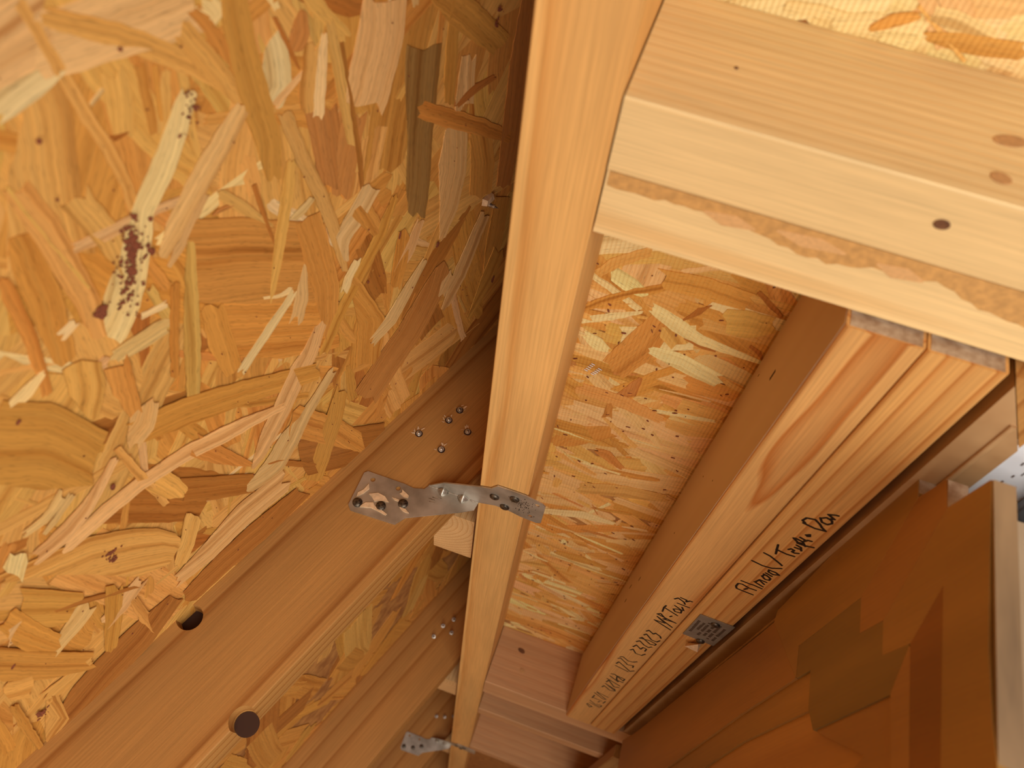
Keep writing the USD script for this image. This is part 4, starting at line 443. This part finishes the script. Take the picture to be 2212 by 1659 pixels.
# ---------------------------------------------------------------- knots of the studs (thin pieces set in the wood)
st = T_STUD[0]
knot(st, (0.68, 0.004, -5.44), (0, 1, 0), 0.13, 0.10, (0, 0, 1))
knot(st, (-0.004, -1.6, -6.15), (-1, 0, 0), 0.28, 0.14, (0, -0.35, -1), 'knot_soft'); knot(st, (-0.004, -0.58, -5.98), (-1, 0, 0), 0.17, 0.14, (0, 0, 1), 'knot_soft')
knot(st, (-0.004, -1.55, -1.6), (-1, 0, 0), 0.035, 0.03, (0, 0, 1))
st2 = T_STUD[2]
knot(st2, (40.39, -2.4, -1.5), (-1, 0, 0), 0.22, 0.12, (0, 0.3, -1), 'knot_dark'); knot(st2, (40.39, -1.3, -1.9), (-1, 0, 0), 0.16, 0.13, (0, 0, 1), 'knot_soft')
bk = np.random.default_rng(5)                  # wane: an irregular strip of inner bark along the near edge of the second stud
zs = np.arange(-0.08, -14, -0.18); wv = 0.5 + 0.22 * np.interp(zs, np.arange(-15, 1, 0.9), np.convolve(bk.normal(size=20), [0.3, 0.5, 0.3], 'valid')) + bk.normal(size=len(zs)) * 0.03
strip = sg.Polygon([(1.60, z) for z in zs] + [(1.62 + max(w_, 0.06), z) for z, w_ in list(zip(zs, wv))[::-1]]).buffer(0).simplify(0.01)
stud_b.part('wane', prism(strip, -0.102, -0.094, (EX, EZ, EY)), 'wane_bark', label='orange strip of inner bark along the edge')
for z0, x0, L in ((-1.9, 1.9, 0.9), (-3.2, 1.85, 1.2), (-5.0, 1.95, 0.8)):
    q = [(x0 + bk.normal() * 0.05, z0), (x0 + 0.14, z0 - L * 0.4), (x0 + 0.05, z0 - L), (x0 - 0.1, z0 - L * 0.6)]
    stud_b.part('bark_patch', prism(sg.Polygon(q).buffer(0.03), -0.096, -0.088, (EX, EZ, EY)), 'bark_tan')
# nail marks on top of the header
rngh = np.random.default_rng(8)
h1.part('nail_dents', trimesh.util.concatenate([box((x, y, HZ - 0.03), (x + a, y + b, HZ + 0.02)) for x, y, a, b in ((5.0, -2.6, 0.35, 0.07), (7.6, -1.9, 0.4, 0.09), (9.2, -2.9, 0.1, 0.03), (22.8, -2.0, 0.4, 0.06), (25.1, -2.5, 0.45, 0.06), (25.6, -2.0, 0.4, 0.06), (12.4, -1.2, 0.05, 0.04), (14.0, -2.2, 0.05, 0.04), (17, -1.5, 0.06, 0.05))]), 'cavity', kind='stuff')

# ---------------------------------------------------------------- the door below the header, seen from above
door = Thing('door_1', 'white scuffed door below the tan casing', base=(3.4, 0, FLOOR), kind='structure')
door.part('leaf', box((3.4, -1.7, FLOOR + 0.5), (39.0, 0.08, -9.3)), 'white_paint', label='white painted door leaf')
door.part('crossbar', rounded_box(34, 0.28, 0.45, 0.08).translate((3.5, 0.08, -10.95)), 'grey_metal', label='grey metal bar across the door')
door.part('scuffs', trimesh.util.concatenate([box((x, 0.079, z), (x + a, 0.085, z + b_)) for x, z, a, b_ in ((6.5, -9.9, 0.12, 0.05), (6.7, -10.0, 0.2, 0.04), (6.2, -9.95, 0.1, 0.04), (7.0, -10.1, 0.1, 0.05), (6.0, -10.05, 0.14, 0.03), (5.7, -9.85, 0.12, 0.04))]), 'scuff', kind='stuff')
casing = Thing('trim_2', 'tan mitred door casing with a raised bead, just under the header', base=(5, 0.1, -9), kind='structure')
pr = prism(sg.Polygon([(3.5, -8.30), (5.25, -9.42), (39.2, -9.42), (39.2, -8.30)]), -0.6, 0.2, (EX, EZ, EY)); casing.part('head_casing', pr, 'door_edge')
casing.part('bead', rounded_box(34.4, 0.10, 0.13, 0.04).translate((4.55, 0.16, -8.98)), 'door_edge', label='raised bead along the casing')
casing.part('corner_block', prism(sg.Polygon([(3.3, -8.2), (3.47, -8.3), (5.22, -9.42), (3.3, -9.42)]), -0.6, 0.16, (EX, EZ, EY)), 'rafter_wood', label='orange-brown corner piece at the mitre')
Thing('ledger', 'brown board across the far studs, below the header line', 'board', (43.6, 0.02, -14)).part('board', rounded_box(40, 0.75, 9, 0.1).translate((43.6, 0.03, -17.7)), 'stain_wood_b')

# ---------------------------------------------------------------- tall stained cabinet in front of the door, seen from above
ZT = -8.45
cabn = Thing('cabinet', 'brown-stained wooden cabinet with a notched, mitred top, below the header', 'cabinet', (20, 4, FLOOR))
def top(key, mat, name, label, dz=0.0, th=0.5, soft=0.03):
    poly = sg.Polygon(CAB[key]).buffer(0); poly = poly.buffer(-soft * 1.02, join_style=1).buffer(soft)
    cabn.part(name, prism(poly, ZT - th + dz, ZT + dz, (EX, EY, EZ)), mat, label=label)
top('board_a', 'stain_wood', 'top_board', 'top board nearest the header, end cut back', 0, 0.47)
top('board_b', 'stain_wood_b', 'top_board', 'second stepped top board', -0.004, 0.44)
top('board_c', 'stain_wood', 'top_board', 'wide top board with a worn pale end', -0.008, 0.45)
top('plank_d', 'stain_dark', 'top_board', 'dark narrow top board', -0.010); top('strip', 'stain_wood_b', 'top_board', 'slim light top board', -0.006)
top('olive', 'shadow_olive', 'painted_shadow', 'olive-brown cast shadow of the stepped boards, painted in', -0.012); top('rail', 'stain_wood_b', 'frame_rail', 'mitred frame rail', 0.002)  # olive piece is the cast shadow of the stepped board ends, painted in
top('bevel', 'stain_wood', 'moulding', 'bevelled moulding inside the frame', -0.08); top('panel', 'stain_panel', 'panel', 'sunk orange panel', -0.16); top('block', 'stain_wood_b', 'corner_block', 'corner block', -0.06)
cabn.part('worn_end', box((4.50, 1.64, ZT - 0.44), (4.56, 7.0, ZT - 0.03)), 'worn_edge', label='pale worn end of the wide board')
cabn.part('board_end', box((7.235, -0.15, ZT - 0.45), (7.25, 0.67, ZT - 0.02)), 'end_grain', label='grey sawn board end'); cabn.part('board_end', box((6.035, 0.84, ZT - 0.43), (6.05, 1.50, ZT - 0.02)), 'end_grain', label='grey sawn board end')
cabn.part('body', rounded_box(34, 8, 70, 0.2).translate((5.3, 1.75, FLOOR + 0.02)), 'cabinet_side'); cabn.part('neck', box((5.3, 1.8, -10.1), (38, 9, ZT - 0.45)), 'cabinet_side'); cabn.part('top_frame', box((6.0, 1.9, ZT - 0.45), (38, 9, ZT - 0.2)), 'stain_wood')

# a dark metal rod in the gap between the cabinet and the far studs
rod = trimesh.creation.cylinder(0.27, 9.5, 16); rod.apply_transform(trimesh.geometry.align_vectors((0, 0, 1), (0, 1, 0))); rod.vertices += (43.2, 5.55, -9.5)
Thing('rod', 'dark grey metal rod in the gap past the far end of the cabinet', 'rod', (43.2, 0.8, -9.5)).part('rod', rod, 'dark_metal')
